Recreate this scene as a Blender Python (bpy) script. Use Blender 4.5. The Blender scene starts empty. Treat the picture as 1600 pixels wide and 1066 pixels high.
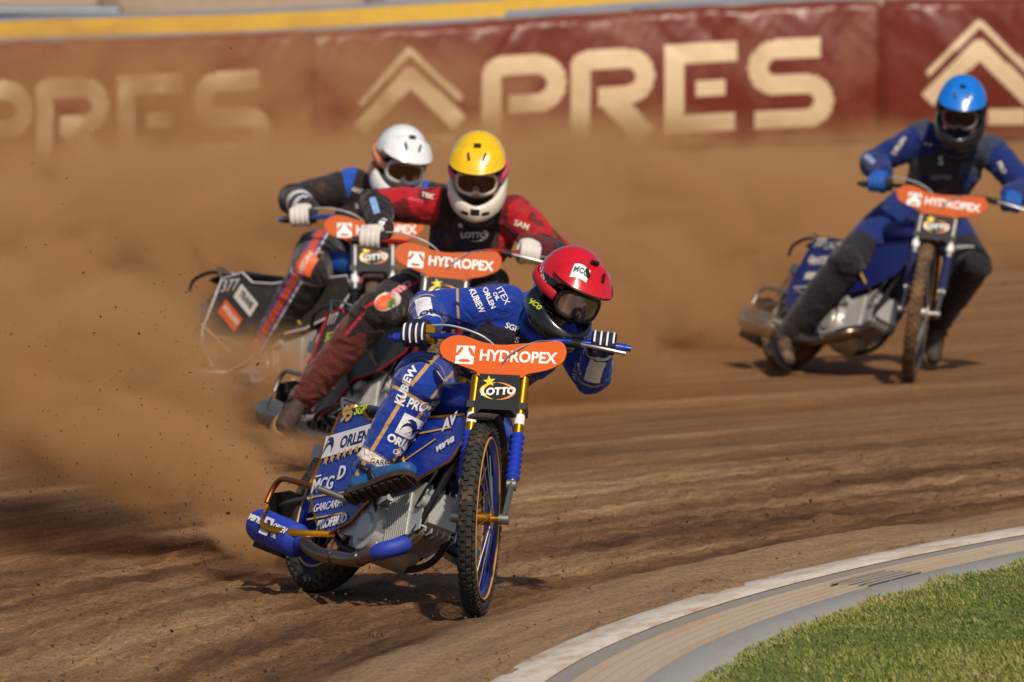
import bpy, bmesh, math, random
import numpy as np
from mathutils import Matrix, Vector, noise as mnoise
from mathutils.bvhtree import BVHTree
random.seed(7); np.random.seed(7)
sc = bpy.context.scene
COL = sc.collection
R = math.radians

# ------------------------------------------------------------------ camera, sky, sun
F_PX, CAM_H, Y_HOR = 16000.0, 2.98, -328.0
PITCH = math.atan((533 - Y_HOR) / F_PX)
cam_d = bpy.data.cameras.new('camera'); cam = bpy.data.objects.new('camera', cam_d); COL.objects.link(cam)
cam.location = (0, 0, CAM_H); cam.rotation_euler = (math.pi / 2 - PITCH, 0, 0)
cam_d.sensor_width = 36.0; cam_d.lens = 36.0 * F_PX / 1600.0
cam_d.clip_start = 0.5; cam_d.clip_end = 2000
cam_d.dof.use_dof = True; cam_d.dof.focus_distance = 37.5; cam_d.dof.aperture_fstop = 6.3
sc.camera = cam
SUN_EL, SUN_AZ = 45.0, 163.0      # azimuth clockwise from +Y (away from the camera) seen from above
az, el = R(SUN_AZ), R(SUN_EL)
to_sun = Vector((math.sin(az) * math.cos(el), math.cos(az) * math.cos(el), math.sin(el)))
world = bpy.data.worlds.new('World'); sc.world = world; world.use_nodes = True
wn = world.node_tree.nodes; wn.clear()
sky = wn.new('ShaderNodeTexSky'); sky.sky_type = 'NISHITA'; sky.sun_disc = False
sky.sun_elevation = el; sky.sun_rotation = az; sky.dust_density = 2.0
bg = wn.new('ShaderNodeBackground'); bg.inputs['Strength'].default_value = 0.07
wo = wn.new('ShaderNodeOutputWorld')
world.node_tree.links.new(sky.outputs[0], bg.inputs[0]); world.node_tree.links.new(bg.outputs[0], wo.inputs[0])
sun_d = bpy.data.lights.new('sun', 'SUN'); sun = bpy.data.objects.new('sun', sun_d); COL.objects.link(sun)
sun_d.energy = 3.4; sun_d.angle = R(1.5); sun_d.color = (1.0, 0.88, 0.72)
sun.rotation_euler = to_sun.to_track_quat('Z', 'Y').to_euler()
sc.view_settings.view_transform = 'Standard'; sc.view_settings.look = 'None'
sc.view_settings.exposure = 0.0; sc.view_settings.gamma = 1.0; sc.view_settings.use_curve_mapping = False
sc.render.engine = 'CYCLES'
sc.cycles.use_denoising = True; sc.cycles.max_bounces = 6; sc.cycles.transparent_max_bounces = 16
sc.cycles.volume_bounces = 1; sc.cycles.volume_step_rate = 1.0; sc.cycles.volume_max_steps = 256
sc.cycles.caustics_reflective = False; sc.cycles.caustics_refractive = False

def ray(px, py):
    a, b = (px - 800) / F_PX, (533 - py) / F_PX
    c, s = math.cos(PITCH), math.sin(PITCH)
    return Vector((a, c + b * s, -s + b * c))
def at(px, py, Y):
    """the world point at depth Y that the photograph shows at a pixel"""
    d = ray(px, py); return Vector((0, 0, CAM_H)) + d * (Y / d.y)
def on_ground(px, py, z=0.0):
    d = ray(px, py); return Vector((0, 0, CAM_H)) + d * ((z - CAM_H) / d.z)
def pix(p):
    c, s = math.cos(PITCH), math.sin(PITCH); z = p[2] - CAM_H
    f = p[1] * c - z * s; u = p[1] * s + z * c
    return (800 + F_PX * p[0] / f, 533 - F_PX * u / f)

# ------------------------------------------------------------------ helpers
def tag(o, label=None, cat=None, group=None, kind=None):
    if label: o['label'] = label
    if cat: o['category'] = cat
    if group: o['group'] = group
    if kind: o['kind'] = kind
    return o
def empty(name, loc=(0, 0, 0)):
    o = bpy.data.objects.new(name, None); o.empty_display_size = 0.1; COL.objects.link(o); o.location = loc; return o
_MC = {}
def obj(name, mesh, mat=None, parent=None, M=None, smooth=False):
    o = bpy.data.objects.new(name, mesh); COL.objects.link(o)
    if mat is not None:
        if not mesh.materials: mesh.materials.append(mat)
        if mesh.materials[0] is not mat:
            o.material_slots[0].link = 'OBJECT'; o.material_slots[0].material = mat
    if parent is not None: o.parent = parent
    if M is not None: o.matrix_local = M
    if smooth: mesh.shade_smooth()
    return o
def orth(d):
    d = Vector(d).normalized(); a = Vector((0, 0, 1)) if abs(d.z) < 0.9 else Vector((1, 0, 0))
    u = d.cross(a).normalized(); return u, d.cross(u).normalized()
class MB:
    def __init__(s): s.v, s.f = [], []
    def add(s, vs, fs):
        n = len(s.v); s.v += [tuple(v) for v in vs]; s.f += [tuple(i + n for i in f) for f in fs]; return s
    def box(s, c, d, M=None):
        x, y, z = d[0] / 2, d[1] / 2, d[2] / 2
        vs = [Vector((i * x, j * y, k * z)) for k in (-1, 1) for j in (-1, 1) for i in (-1, 1)]
        if M is not None: vs = [M @ v for v in vs]
        vs = [v + Vector(c) for v in vs]
        return s.add(vs, [(0, 2, 3, 1), (4, 5, 7, 6), (0, 1, 5, 4), (2, 6, 7, 3), (0, 4, 6, 2), (1, 3, 7, 5)])
    def tube(s, pts, r, n=10, closed=False, cap=True, flat=None, ref=None):
        pts = [Vector(p) for p in pts]; m = len(pts)
        rs = r if isinstance(r, list) else [r] * m
        vs, fs = [], []; up = None
        for i, p in enumerate(pts):
            a = pts[(i - 1) % m] if (closed or i) else p; b = pts[(i + 1) % m] if (closed or i < m - 1) else p
            d = (b - a).normalized()
            if ref is not None: u = (Vector(ref) - d * d.dot(Vector(ref))).normalized()
            elif up is None: u = orth(d)[0]
            else: u = (up - d * up.dot(d)).normalized()
            up = u; w = d.cross(u)
            ra, rb = (rs[i], rs[i]) if not isinstance(rs[i], tuple) else rs[i]
            for k in range(n):
                t = 2 * math.pi * k / n; vs.append(p + u * (ra * math.cos(t)) + w * (rb * math.sin(t)))
        for i in range(m if closed else m - 1):
            for k in range(n):
                j = (i + 1) % m
                fs.append((i * n + k, i * n + (k + 1) % n, j * n + (k + 1) % n, j * n + k))
        if cap and not closed:
            fs.append(tuple(range(n - 1, -1, -1))); fs.append(tuple((m - 1) * n + k for k in range(n)))
        return s.add(vs, fs)
    def cyl(s, a, b, r, n=20, r2=None): return s.tube([a, b], [r, r if r2 is None else r2], n)
    def ball(s, c, r, n=12, M=None):
        rx, ry, rz = r if isinstance(r, (tuple, list)) else (r, r, r)
        vs, fs = [], []
        for i in range(1, n):
            a = math.pi * i / n
            for k in range(2 * n):
                b = math.pi * k / n; vs.append(Vector((rx * math.sin(a) * math.cos(b), ry * math.sin(a) * math.sin(b), rz * math.cos(a))))
        vs += [Vector((0, 0, rz)), Vector((0, 0, -rz))]; N = 2 * n; t, b_ = len(vs) - 2, len(vs) - 1
        for i in range(n - 2):
            for k in range(N): fs.append((i * N + k, (i + 1) * N + k, (i + 1) * N + (k + 1) % N, i * N + (k + 1) % N))
        for k in range(N):
            fs.append((t, k, (k + 1) % N)); fs.append((b_, (n - 2) * N + (k + 1) % N, (n - 2) * N + k))
        if M is not None: vs = [M @ v for v in vs]
        return s.add([v + Vector(c) for v in vs], fs)
    def lathe(s, prof, n=48, closed=False):
        """profile of (radius, y) turned about the y axis"""
        m = len(prof); vs = []; fs = []
        for k in range(n):
            t = 2 * math.pi * k / n
            vs += [(r * math.cos(t), y, r * math.sin(t)) for r, y in prof]
        for k in range(n):
            q = (k + 1) % n
            for i in range(m if closed else m - 1):
                j = (i + 1) % m; fs.append((k * m + i, k * m + j, q * m + j, q * m + i))
        return s.add(vs, fs)
    def prism(s, poly, t, M=None):
        """polygon in the local xy plane, from z=0 to z=t"""
        n = len(poly); vs = [Vector((x, y, 0)) for x, y in poly] + [Vector((x, y, t)) for x, y in poly]
        if M is not None: vs = [M @ v for v in vs]
        fs = [tuple(range(n - 1, -1, -1)), tuple(range(n, 2 * n))] + [(i, (i + 1) % n, n + (i + 1) % n, n + i) for i in range(n)]
        return s.add(vs, fs)
    def mesh(s, name='mesh', smooth=False, tri=False):
        me = bpy.data.meshes.new(name); me.from_pydata(s.v, [], s.f)
        bm = bmesh.new(); bm.from_mesh(me); bmesh.ops.recalc_face_normals(bm, faces=bm.faces)
        if tri: bmesh.ops.triangulate(bm, faces=[f for f in bm.faces if len(f.verts) > 4])
        bm.to_mesh(me); bm.free()
        if smooth:
            me.shade_smooth()
            if smooth != 'all': me.set_sharp_from_angle(angle=R(40))
        return me
def spline(pts, k=6):
    pts = [Vector(p) for p in pts]; out = []
    for i in range(len(pts) - 1):
        p0 = pts[max(i - 1, 0)]; p1 = pts[i]; p2 = pts[i + 1]; p3 = pts[min(i + 2, len(pts) - 1)]
        for j in range(k):
            t = j / k
            out.append(0.5 * ((2 * p1) + (p2 - p0) * t + (2 * p0 - 5 * p1 + 4 * p2 - p3) * t * t + (3 * p1 - p0 - 3 * p2 + p3) * t ** 3))
    return out + [pts[-1]]
def frame(o, x, z):
    """matrix with origin o, local x along x, local z towards z"""
    x = Vector(x).normalized(); z = Vector(z); z = (z - x * z.dot(x)).normalized(); y = z.cross(x)
    M = Matrix((x, y, z)).transposed().to_4x4(); M.translation = Vector(o); return M

# ------------------------------------------------------------------ materials
def sock(n, *names):
    for k in names:
        if k in n.inputs: return n.inputs[k]
def mat(name, col, rough=0.5, metal=0.0, dirt=0.0, dirt_col=(0.30, 0.19, 0.10), bump=0.0, bscale=60.0, vary=0.12, coat=0.0, spec=0.5, dscale=9.0):
    """painted / moulded surface: slight colour drift, fine relief and splashes of track dirt"""
    if name in _MC: return _MC[name]
    m = bpy.data.materials.new(name); m.use_nodes = True; nt = m.node_tree; N, L = nt.nodes, nt.links
    b = N['Principled BSDF']; b.inputs['Roughness'].default_value = rough; b.inputs['Metallic'].default_value = metal
    sock(b, 'Coat Weight').default_value = coat; sock(b, 'Specular IOR Level').default_value = spec
    tc = N.new('ShaderNodeTexCoord')
    n1 = N.new('ShaderNodeTexNoise'); n1.inputs['Scale'].default_value = 14; n1.inputs['Detail'].default_value = 5
    L.new(tc.outputs['Object'], n1.inputs['Vector'])
    hs = N.new('ShaderNodeHueSaturation'); hs.inputs['Color'].default_value = (*col, 1)
    mr = N.new('ShaderNodeMapRange'); mr.inputs[3].default_value = 1 - vary; mr.inputs[4].default_value = 1 + vary
    L.new(n1.outputs[0], mr.inputs[0]); L.new(mr.outputs[0], hs.inputs['Value'])
    out = hs.outputs[0]
    if dirt > 0:
        n2 = N.new('ShaderNodeTexNoise'); n2.inputs['Scale'].default_value = dscale; n2.inputs['Detail'].default_value = 9; n2.inputs['Roughness'].default_value = 0.72
        L.new(tc.outputs['Object'], n2.inputs['Vector'])
        cr = N.new('ShaderNodeMapRange'); cr.inputs[1].default_value = 0.68 - 0.32 * dirt; cr.inputs[2].default_value = 0.80 - 0.22 * dirt
        cr.inputs[4].default_value = min(1.0, 0.45 + 0.5 * dirt)
        L.new(n2.outputs[0], cr.inputs[0])
        mx = N.new('ShaderNodeMix'); mx.data_type = 'RGBA'; L.new(cr.outputs[0], mx.inputs[0]); L.new(out, mx.inputs[6]); mx.inputs[7].default_value = (*dirt_col, 1)
        out = mx.outputs[2]
        rr = N.new('ShaderNodeMapRange'); rr.inputs[3].default_value = rough; rr.inputs[4].default_value = 0.9
        L.new(cr.outputs[0], rr.inputs[0]); L.new(rr.outputs[0], b.inputs['Roughness'])
        if metal > 0:
            rm = N.new('ShaderNodeMapRange'); rm.inputs[3].default_value = metal; rm.inputs[4].default_value = 0
            L.new(cr.outputs[0], rm.inputs[0]); L.new(rm.outputs[0], b.inputs['Metallic'])
    L.new(out, b.inputs['Base Color'])
    if bump > 0:
        n3 = N.new('ShaderNodeTexNoise'); n3.inputs['Scale'].default_value = bscale; n3.inputs['Detail'].default_value = 4
        L.new(tc.outputs['Object'], n3.inputs['Vector'])
        bp = N.new('ShaderNodeBump'); bp.inputs['Strength'].default_value = bump; bp.inputs['Distance'].default_value = 0.01
        L.new(n3.outputs[0], bp.inputs['Height']); L.new(bp.outputs[0], b.inputs['Normal'])
    _MC[name] = m; return m
def S(r, g, b):
    """sRGB 0-255 to linear"""
    return tuple(((c / 255) / 12.92 if c / 255 <= 0.04045 else ((c / 255 + 0.055) / 1.055) ** 2.4) for c in (r, g, b))

# text as flat mesh
_TC = {}
def text_mesh(s, size, bold=0.0, shear=0.0, align='CENTER', ext=0.0006, spacing=1.0):
    k = (s, round(size, 4), bold, shear, align, ext, spacing)
    if k in _TC: return _TC[k]
    c = bpy.data.curves.new('lettering', 'FONT'); c.body = s; c.size = size; c.offset = bold * size; c.shear = shear
    c.align_x = align; c.align_y = 'CENTER'; c.extrude = ext; c.resolution_u = 3; c.space_character = spacing
    o = bpy.data.objects.new('lettering', c); COL.objects.link(o)
    me = bpy.data.meshes.new_from_object(o.evaluated_get(bpy.context.evaluated_depsgraph_get()))
    bpy.data.objects.remove(o); bpy.data.curves.remove(c); me.name = 'lettering'; me.materials.clear()
    _TC[k] = me; return me
def text(s, size, m, parent, M, bold=0.02, name='lettering', **kw):
    return obj(name, text_mesh(s, size, bold, **kw), m, parent, M)
# ------------------------------------------------------------------ setting: track, kerb, lawn
CX, CY, RK = 22.49, 31.127, 22.74        # centre and radius of the bend's inside kerb
def sstep(a, b, x):
    t = np.clip((x - a) / (b - a), 0, 1); return t * t * (3 - 2 * t)
def vnoise(x, y, seed=0):
    """value noise on arrays"""
    rs = np.random.RandomState(seed); T = rs.rand(256, 256)
    xi = np.floor(x).astype(int); yi = np.floor(y).astype(int); fx = x - xi; fy = y - yi
    fx = fx * fx * (3 - 2 * fx); fy = fy * fy * (3 - 2 * fy)
    g = lambda i, j: T[(xi + i) % 256, (yi + j) % 256]
    return (g(0, 0) * (1 - fx) + g(1, 0) * fx) * (1 - fy) + (g(0, 1) * (1 - fx) + g(1, 1) * fx) * fy
def fbm(x, y, seed=0, o=4):
    s = 0; a = 0.5
    for i in range(o): s = s + a * vnoise(x * 2 ** i + 17 * i, y * 2 ** i + 5 * i, seed + i); a *= 0.5
    return s
def bank(x, y): return sstep(53, 70, y) * (0.42 + 0.03 * np.clip(x, -6, 6))
def grid_mesh(name, V, nu, nv, wrap_u=False, uv=None):
    me = bpy.data.meshes.new(name); i = np.arange(nu - (0 if wrap_u else 1))[:, None]; j = np.arange(nv - 1)[None, :]
    i2 = (i + 1) % nu
    Fq = np.stack([i * nv + j, i * nv + j + 1 + 0 * i, i2 * nv + j + 1, i2 * nv + j], -1).reshape(-1, 4)
    me.vertices.add(len(V)); me.vertices.foreach_set('co', np.asarray(V, dtype=np.float32).ravel())
    me.loops.add(Fq.size); me.loops.foreach_set('vertex_index', Fq.ravel().astype(np.int32))
    me.polygons.add(len(Fq)); me.polygons.foreach_set('loop_start', np.arange(0, Fq.size, 4, dtype=np.int32))
    if uv is not None:
        l = me.uv_layers.new(name='UVMap'); l.data.foreach_set('uv', np.asarray(uv, dtype=np.float32)[Fq.ravel()].ravel())
    me.update(calc_edges=True); me.validate(); me.shade_smooth(); return me
def angles(fine=0.15):
    return np.radians(np.concatenate([np.arange(108, 186, fine), np.arange(186, 468, 4.0)]))
def ring_uv(r, th): return np.stack([r - RK, th * RK], -1)

rr = np.concatenate([np.arange(RK - 0.135, 27.2, 0.024), np.arange(27.2, 34, 0.07), np.arange(34, 50, 0.2), np.geomspace(50, 600, 26)])
th = angles()
TH, RR = np.meshgrid(th, rr, indexing='ij'); X = CX + RR * np.cos(TH); Y = CY + RR * np.sin(TH)
u = RR - RK; s = TH * RK
rut = fbm(u * 2.6 + 0.35 * fbm(u * 0.8, s * 0.12, 3), s * 0.10, 11, 4) - 0.5
clod = fbm(u * 16, s * 11, 23, 3) - 0.5; lump = fbm(u * 5, s * 2.2, 29, 3) - 0.5
loose = sstep(0.45, 0.9, u) * (1 - sstep(2.2, 4.2, u)) + 0.25
Z = 0.055 * rut * sstep(0.15, 0.6, u) + clod * 0.042 * loose + lump * 0.035 * sstep(0.3, 0.8, u) + 0.035 * np.exp(-((u - 0.42) / 0.16) ** 2) * (0.5 + vnoise(s * 1.3, u * 2, 5)) - 0.012
spill = fbm(u * 9, s * 1.7, 61, 4) + 0.25 * (fbm(u * 30, s * 14, 67, 2) - 0.5)
Z = np.where(u < 0.04, -0.016 + 0.17 * np.clip(spill - 0.36, 0, 1) * (1 - sstep(-0.02, -0.125, u)) + 0.02 * sstep(-0.02, 0.04, u), Z) - 0.03 * sstep(-0.09, -0.135, u)
Z = Z * (1 - sstep(50, 80, RR) * 0.7) + bank(X, Y)
gme = grid_mesh('ground', np.stack([X, Y, Z], -1).reshape(-1, 3), len(th), len(rr), True, ring_uv(RR, TH).reshape(-1, 2))

def dirt_material():
    m = bpy.data.materials.new('shale'); m.use_nodes = True; nt = m.node_tree; N, L = nt.nodes, nt.links; b = N['Principled BSDF']
    uv = N.new('ShaderNodeUVMap')
    def noise(sx, sy, sc_, det, rough=0.6):
        mp = N.new('ShaderNodeMapping'); mp.inputs['Scale'].default_value = (sx, sy, 1); L.new(uv.outputs[0], mp.inputs[0])
        n = N.new('ShaderNodeTexNoise'); n.inputs['Scale'].default_value = sc_; n.inputs['Detail'].default_value = det; n.inputs['Roughness'].default_value = rough
        L.new(mp.outputs[0], n.inputs['Vector']); return n.outputs[0]
    streak = noise(2.4, 0.16, 1.0, 7); patch = noise(0.5, 0.22, 1.0, 4); grain = noise(60, 40, 1.0, 5, 0.75); speck = noise(26, 17, 1.0, 2)
    cr = N.new('ShaderNodeValToRGB'); L.new(streak, cr.inputs[0]); e = cr.color_ramp.elements
    e[0].position = 0.36; e[0].color = (*S(74, 52, 37), 1); e[1].position = 0.63; e[1].color = (*S(186, 148, 108), 1)
    k = e.new(0.48); k.color = (*S(136, 99, 67), 1)
    # the dry pale margin along the kerb
    sx = N.new('ShaderNodeSeparateXYZ'); L.new(uv.outputs[0], sx.inputs[0])
    ad = N.new('ShaderNodeMath'); ad.operation = 'MULTIPLY_ADD'; L.new(patch, ad.inputs[0]); ad.inputs[1].default_value = -0.9; L.new(sx.outputs[0], ad.inputs[2])
    mr = N.new('ShaderNodeMapRange'); mr.interpolation_type = 'SMOOTHSTEP'; mr.inputs[1].default_value = 0.18; mr.inputs[2].default_value = 0.02; L.new(ad.outputs[0], mr.inputs[0])
    mx = N.new('ShaderNodeMix'); mx.data_type = 'RGBA'; L.new(mr.outputs[0], mx.inputs[0]); L.new(cr.outputs[0], mx.inputs[6]); mx.inputs[7].default_value = (*S(174, 142, 108), 1)
    # farther out the shale is fine, even and more orange
    mo = N.new('ShaderNodeMapRange'); mo.interpolation_type = 'SMOOTHSTEP'; mo.inputs[1].default_value = 2.4; mo.inputs[2].default_value = 5.5; mo.inputs[4].default_value = 0.7; L.new(sx.outputs[0], mo.inputs[0])
    m3 = N.new('ShaderNodeMix'); m3.data_type = 'RGBA'; L.new(mo.outputs[0], m3.inputs[0]); L.new(mx.outputs[2], m3.inputs[6]); m3.inputs[7].default_value = (*S(160, 116, 76), 1)
    g = N.new('ShaderNodeMapRange'); g.inputs[1].default_value = 0.3; g.inputs[2].default_value = 0.7; g.inputs[3].default_value = 0.62; g.inputs[4].default_value = 1.25; L.new(grain, g.inputs[0])
    sp = N.new('ShaderNodeMapRange'); sp.inputs[1].default_value = 0.64; sp.inputs[2].default_value = 0.70; sp.inputs[3].default_value = 1.0; sp.inputs[4].default_value = 0.55; L.new(speck, sp.inputs[0])
    mu = N.new('ShaderNodeMath'); mu.operation = 'MULTIPLY'; L.new(g.outputs[0], mu.inputs[0]); L.new(sp.outputs[0], mu.inputs[1])
    hs = N.new('ShaderNodeHueSaturation'); L.new(m3.outputs[2], hs.inputs['Color']); L.new(mu.outputs[0], hs.inputs['Value']); L.new(hs.outputs[0], b.inputs['Base Color'])
    b.inputs['Roughness'].default_value = 0.93; sock(b, 'Specular IOR Level').default_value = 0.2
    fine = noise(13, 0.5, 1.0, 6, 0.7); lumps = noise(22, 15, 1.0, 4, 0.65)
    fm_ = N.new('ShaderNodeMapRange'); fm_.inputs[1].default_value = 0.34; fm_.inputs[2].default_value = 0.66; fm_.inputs[3].default_value = 0.74; fm_.inputs[4].default_value = 1.22; L.new(fine, fm_.inputs[0])
    mu2 = N.new('ShaderNodeMath'); mu2.operation = 'MULTIPLY'; L.new(mu.outputs[0], mu2.inputs[0]); L.new(fm_.outputs[0], mu2.inputs[1]); L.new(mu2.outputs[0], hs.inputs['Value'])
    hsum = N.new('ShaderNodeMath'); hsum.operation = 'MULTIPLY_ADD'; L.new(lumps, hsum.inputs[0]); hsum.inputs[1].default_value = 1.6; L.new(fine, hsum.inputs[2])
    hs2 = N.new('ShaderNodeMath'); hs2.operation = 'MULTIPLY_ADD'; L.new(grain, hs2.inputs[0]); hs2.inputs[1].default_value = 0.7; L.new(hsum.outputs[0], hs2.inputs[2])
    bp = N.new('ShaderNodeBump'); bp.inputs['Strength'].default_value = 1.0; bp.inputs['Distance'].default_value = 0.03; L.new(hs2.outputs[0], bp.inputs['Height']); L.new(bp.outputs[0], b.inputs['Normal'])
    return m
DIRT = dirt_material()
tag(obj('track_ground', gme, DIRT), 'brown shale speedway track with ruts', 'track', kind='structure')

def ring(name, prof, m, parent=None, fine=0.5):
    t = angles(fine); T, P = np.meshgrid(t, np.arange(len(prof)), indexing='ij'); pr = np.array(prof)
    r = RK + pr[:, 0][P]; V = np.stack([CX + r * np.cos(T), CY + r * np.sin(T), pr[:, 1][P]], -1).reshape(-1, 3)
    return obj(name, grid_mesh(name, V, len(t), len(prof), True, ring_uv(r, T).reshape(-1, 2)), m, parent)
def masonry(name, col, dirt, stretch=0.25):
    m = bpy.data.materials.new(name); m.use_nodes = True; nt = m.node_tree; N, L = nt.nodes, nt.links; b = N['Principled BSDF']
    uv = N.new('ShaderNodeUVMap'); mp = N.new('ShaderNodeMapping'); mp.inputs['Scale'].default_value = (9, 9 * stretch, 1); L.new(uv.outputs[0], mp.inputs[0])
    n = N.new('ShaderNodeTexNoise'); n.inputs['Scale'].default_value = 1; n.inputs['Detail'].default_value = 8; n.inputs['Roughness'].default_value = 0.7; L.new(mp.outputs[0], n.inputs['Vector'])
    cr = N.new('ShaderNodeMapRange'); cr.inputs[1].default_value = 0.62 - 0.3 * dirt; cr.inputs[2].default_value = 0.85 - 0.25 * dirt; L.new(n.outputs[0], cr.inputs[0])
    mx = N.new('ShaderNodeMix'); mx.data_type = 'RGBA'; L.new(cr.outputs[0], mx.inputs[0]); mx.inputs[6].default_value = (*col, 1); mx.inputs[7].default_value = (*S(170, 142, 110), 1)
    n2 = N.new('ShaderNodeTexNoise'); n2.inputs['Scale'].default_value = 45; n2.inputs['Detail'].default_value = 5; L.new(uv.outputs[0], n2.inputs['Vector'])
    hs = N.new('ShaderNodeHueSaturation'); g = N.new('ShaderNodeMapRange'); g.inputs[3].default_value = 0.8; g.inputs[4].default_value = 1.18; L.new(n2.outputs[0], g.inputs[0]); L.new(g.outputs[0], hs.inputs['Value'])
    L.new(mx.outputs[2], hs.inputs['Color']); L.new(hs.outputs[0], b.inputs['Base Color']); b.inputs['Roughness'].default_value = 0.85
    bp = N.new('ShaderNodeBump'); bp.inputs['Strength'].default_value = 0.4; bp.inputs['Distance'].default_value = 0.006; L.new(n2.outputs[0], bp.inputs['Height']); L.new(bp.outputs[0], b.inputs['Normal'])
    return m
kerb = ring('kerb', [(0.02, -0.05), (0.0, 0.012), (-0.012, 0.024), (-0.178, 0.030), (-0.186, 0.022)], masonry('white_paint', S(206, 198, 190), 0.62))
tag(kerb, 'white painted kerb with channel along the inside of the track', 'kerb', kind='structure')
ring('asphalt_band', [(-0.180, 0.019), (-0.268, 0.016)], masonry('asphalt', S(140, 134, 128), 0.15), kerb)
prof = [(-0.262, 0.010)]
for k in range(5):
    o = -0.268 - 0.048 * k
    prof += [(o - 0.004, 0.022), (o - 0.016, 0.022), (o - 0.021, 0.008), (o - 0.044, 0.006)]
prof += [(-0.512, 0.02)]
ring('gutter_channel', prof, masonry('sandy_concrete', S(170, 158, 142), 0.6, 0.06), kerb, fine=0.12)
ring('edge_slab', [(-0.508, 0.018), (-0.512, 0.026), (-0.76, 0.030)], masonry('pale_concrete', S(170, 168, 162), 0.25), kerb)
# drain grate sunk in the gutter
gm = MB(); a0 = math.atan2(38.35 - CY, 1.27 - CX)
for k in range(5):
    r0 = RK - 0.335 - 0.036 * k
    for (q0, q1) in ((-0.40, -0.02), (0.0, 0.30)):
        pts = [(CX + r0 * math.cos(a0 + (q0 + (q1 - q0) * t / 5) / RK), CY + r0 * math.sin(a0 + (q0 + (q1 - q0) * t / 5) / RK), 0.024) for t in range(6)]
        gm.tube(pts, (0.006, 0.006), 6)
obj('drain_grate', gm.mesh('drain_grate'), mat('grate_iron', S(150, 146, 138), 0.7, 0.1, dirt=0.5, dirt_col=S(160, 140, 116)), kerb)

# infield lawn: soil sheet and blades
def soil_mat():
    m = bpy.data.materials.new('turf_soil'); m.use_nodes = True; nt = m.node_tree; N, L = nt.nodes, nt.links; b = N['Principled BSDF']
    tc = N.new('ShaderNodeTexCoord'); n = N.new('ShaderNodeTexNoise'); n.inputs['Scale'].default_value = 3.5; n.inputs['Detail'].default_value = 8; L.new(tc.outputs['Object'], n.inputs['Vector'])
    cr = N.new('ShaderNodeValToRGB'); L.new(n.outputs[0], cr.inputs[0]); e = cr.color_ramp.elements; e[0].position = .35; e[0].color = (*S(70, 92, 34), 1); e[1].position = .7; e[1].color = (*S(120, 112, 62), 1)
    L.new(cr.outputs[0], b.inputs['Base Color']); b.inputs['Roughness'].default_value = 0.95; return m
tag(ring('lawn', [(-0.70, 0.018), (-0.8, 0.034), (-3.0, 0.03), (-10, 0.03), (-22.7, 0.03)], soil_mat(), fine=1.0), 'green infield lawn inside the kerb', 'lawn', kind='structure')
def leaf_mat():
    m = bpy.data.materials.new('grass_blade'); m.use_nodes = True; nt = m.node_tree; N, L = nt.nodes, nt.links; b = N['Principled BSDF']
    a = N.new('ShaderNodeAttribute'); a.attribute_name = 'tone'; cr = N.new('ShaderNodeValToRGB'); L.new(a.outputs['Fac'], cr.inputs[0]); e = cr.color_ramp.elements
    e[0].position = 0.0; e[0].color = (*S(98, 120, 46), 1); e[1].position = 1.0; e[1].color = (*S(196, 180, 112), 1)
    for p, c in ((0.3, (130, 150, 62)), (0.55, (172, 174, 96)), (0.8, (196, 178, 116))): k = e.new(p); k.color = (*S(*c), 1)
    L.new(cr.outputs[0], b.inputs['Base Color']); b.inputs['Roughness'].default_value = 0.5
    t = N.new('ShaderNodeBsdfTranslucent'); L.new(cr.outputs[0], t.inputs[0]); mx = N.new('ShaderNodeMixShader'); mx.inputs[0].default_value = 0.45
    L.new(b.outputs[0], mx.inputs[1]); L.new(t.outputs[0], mx.inputs[2]); L.new(mx.outputs[0], N['Material Output'].inputs[0]); return m
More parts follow.
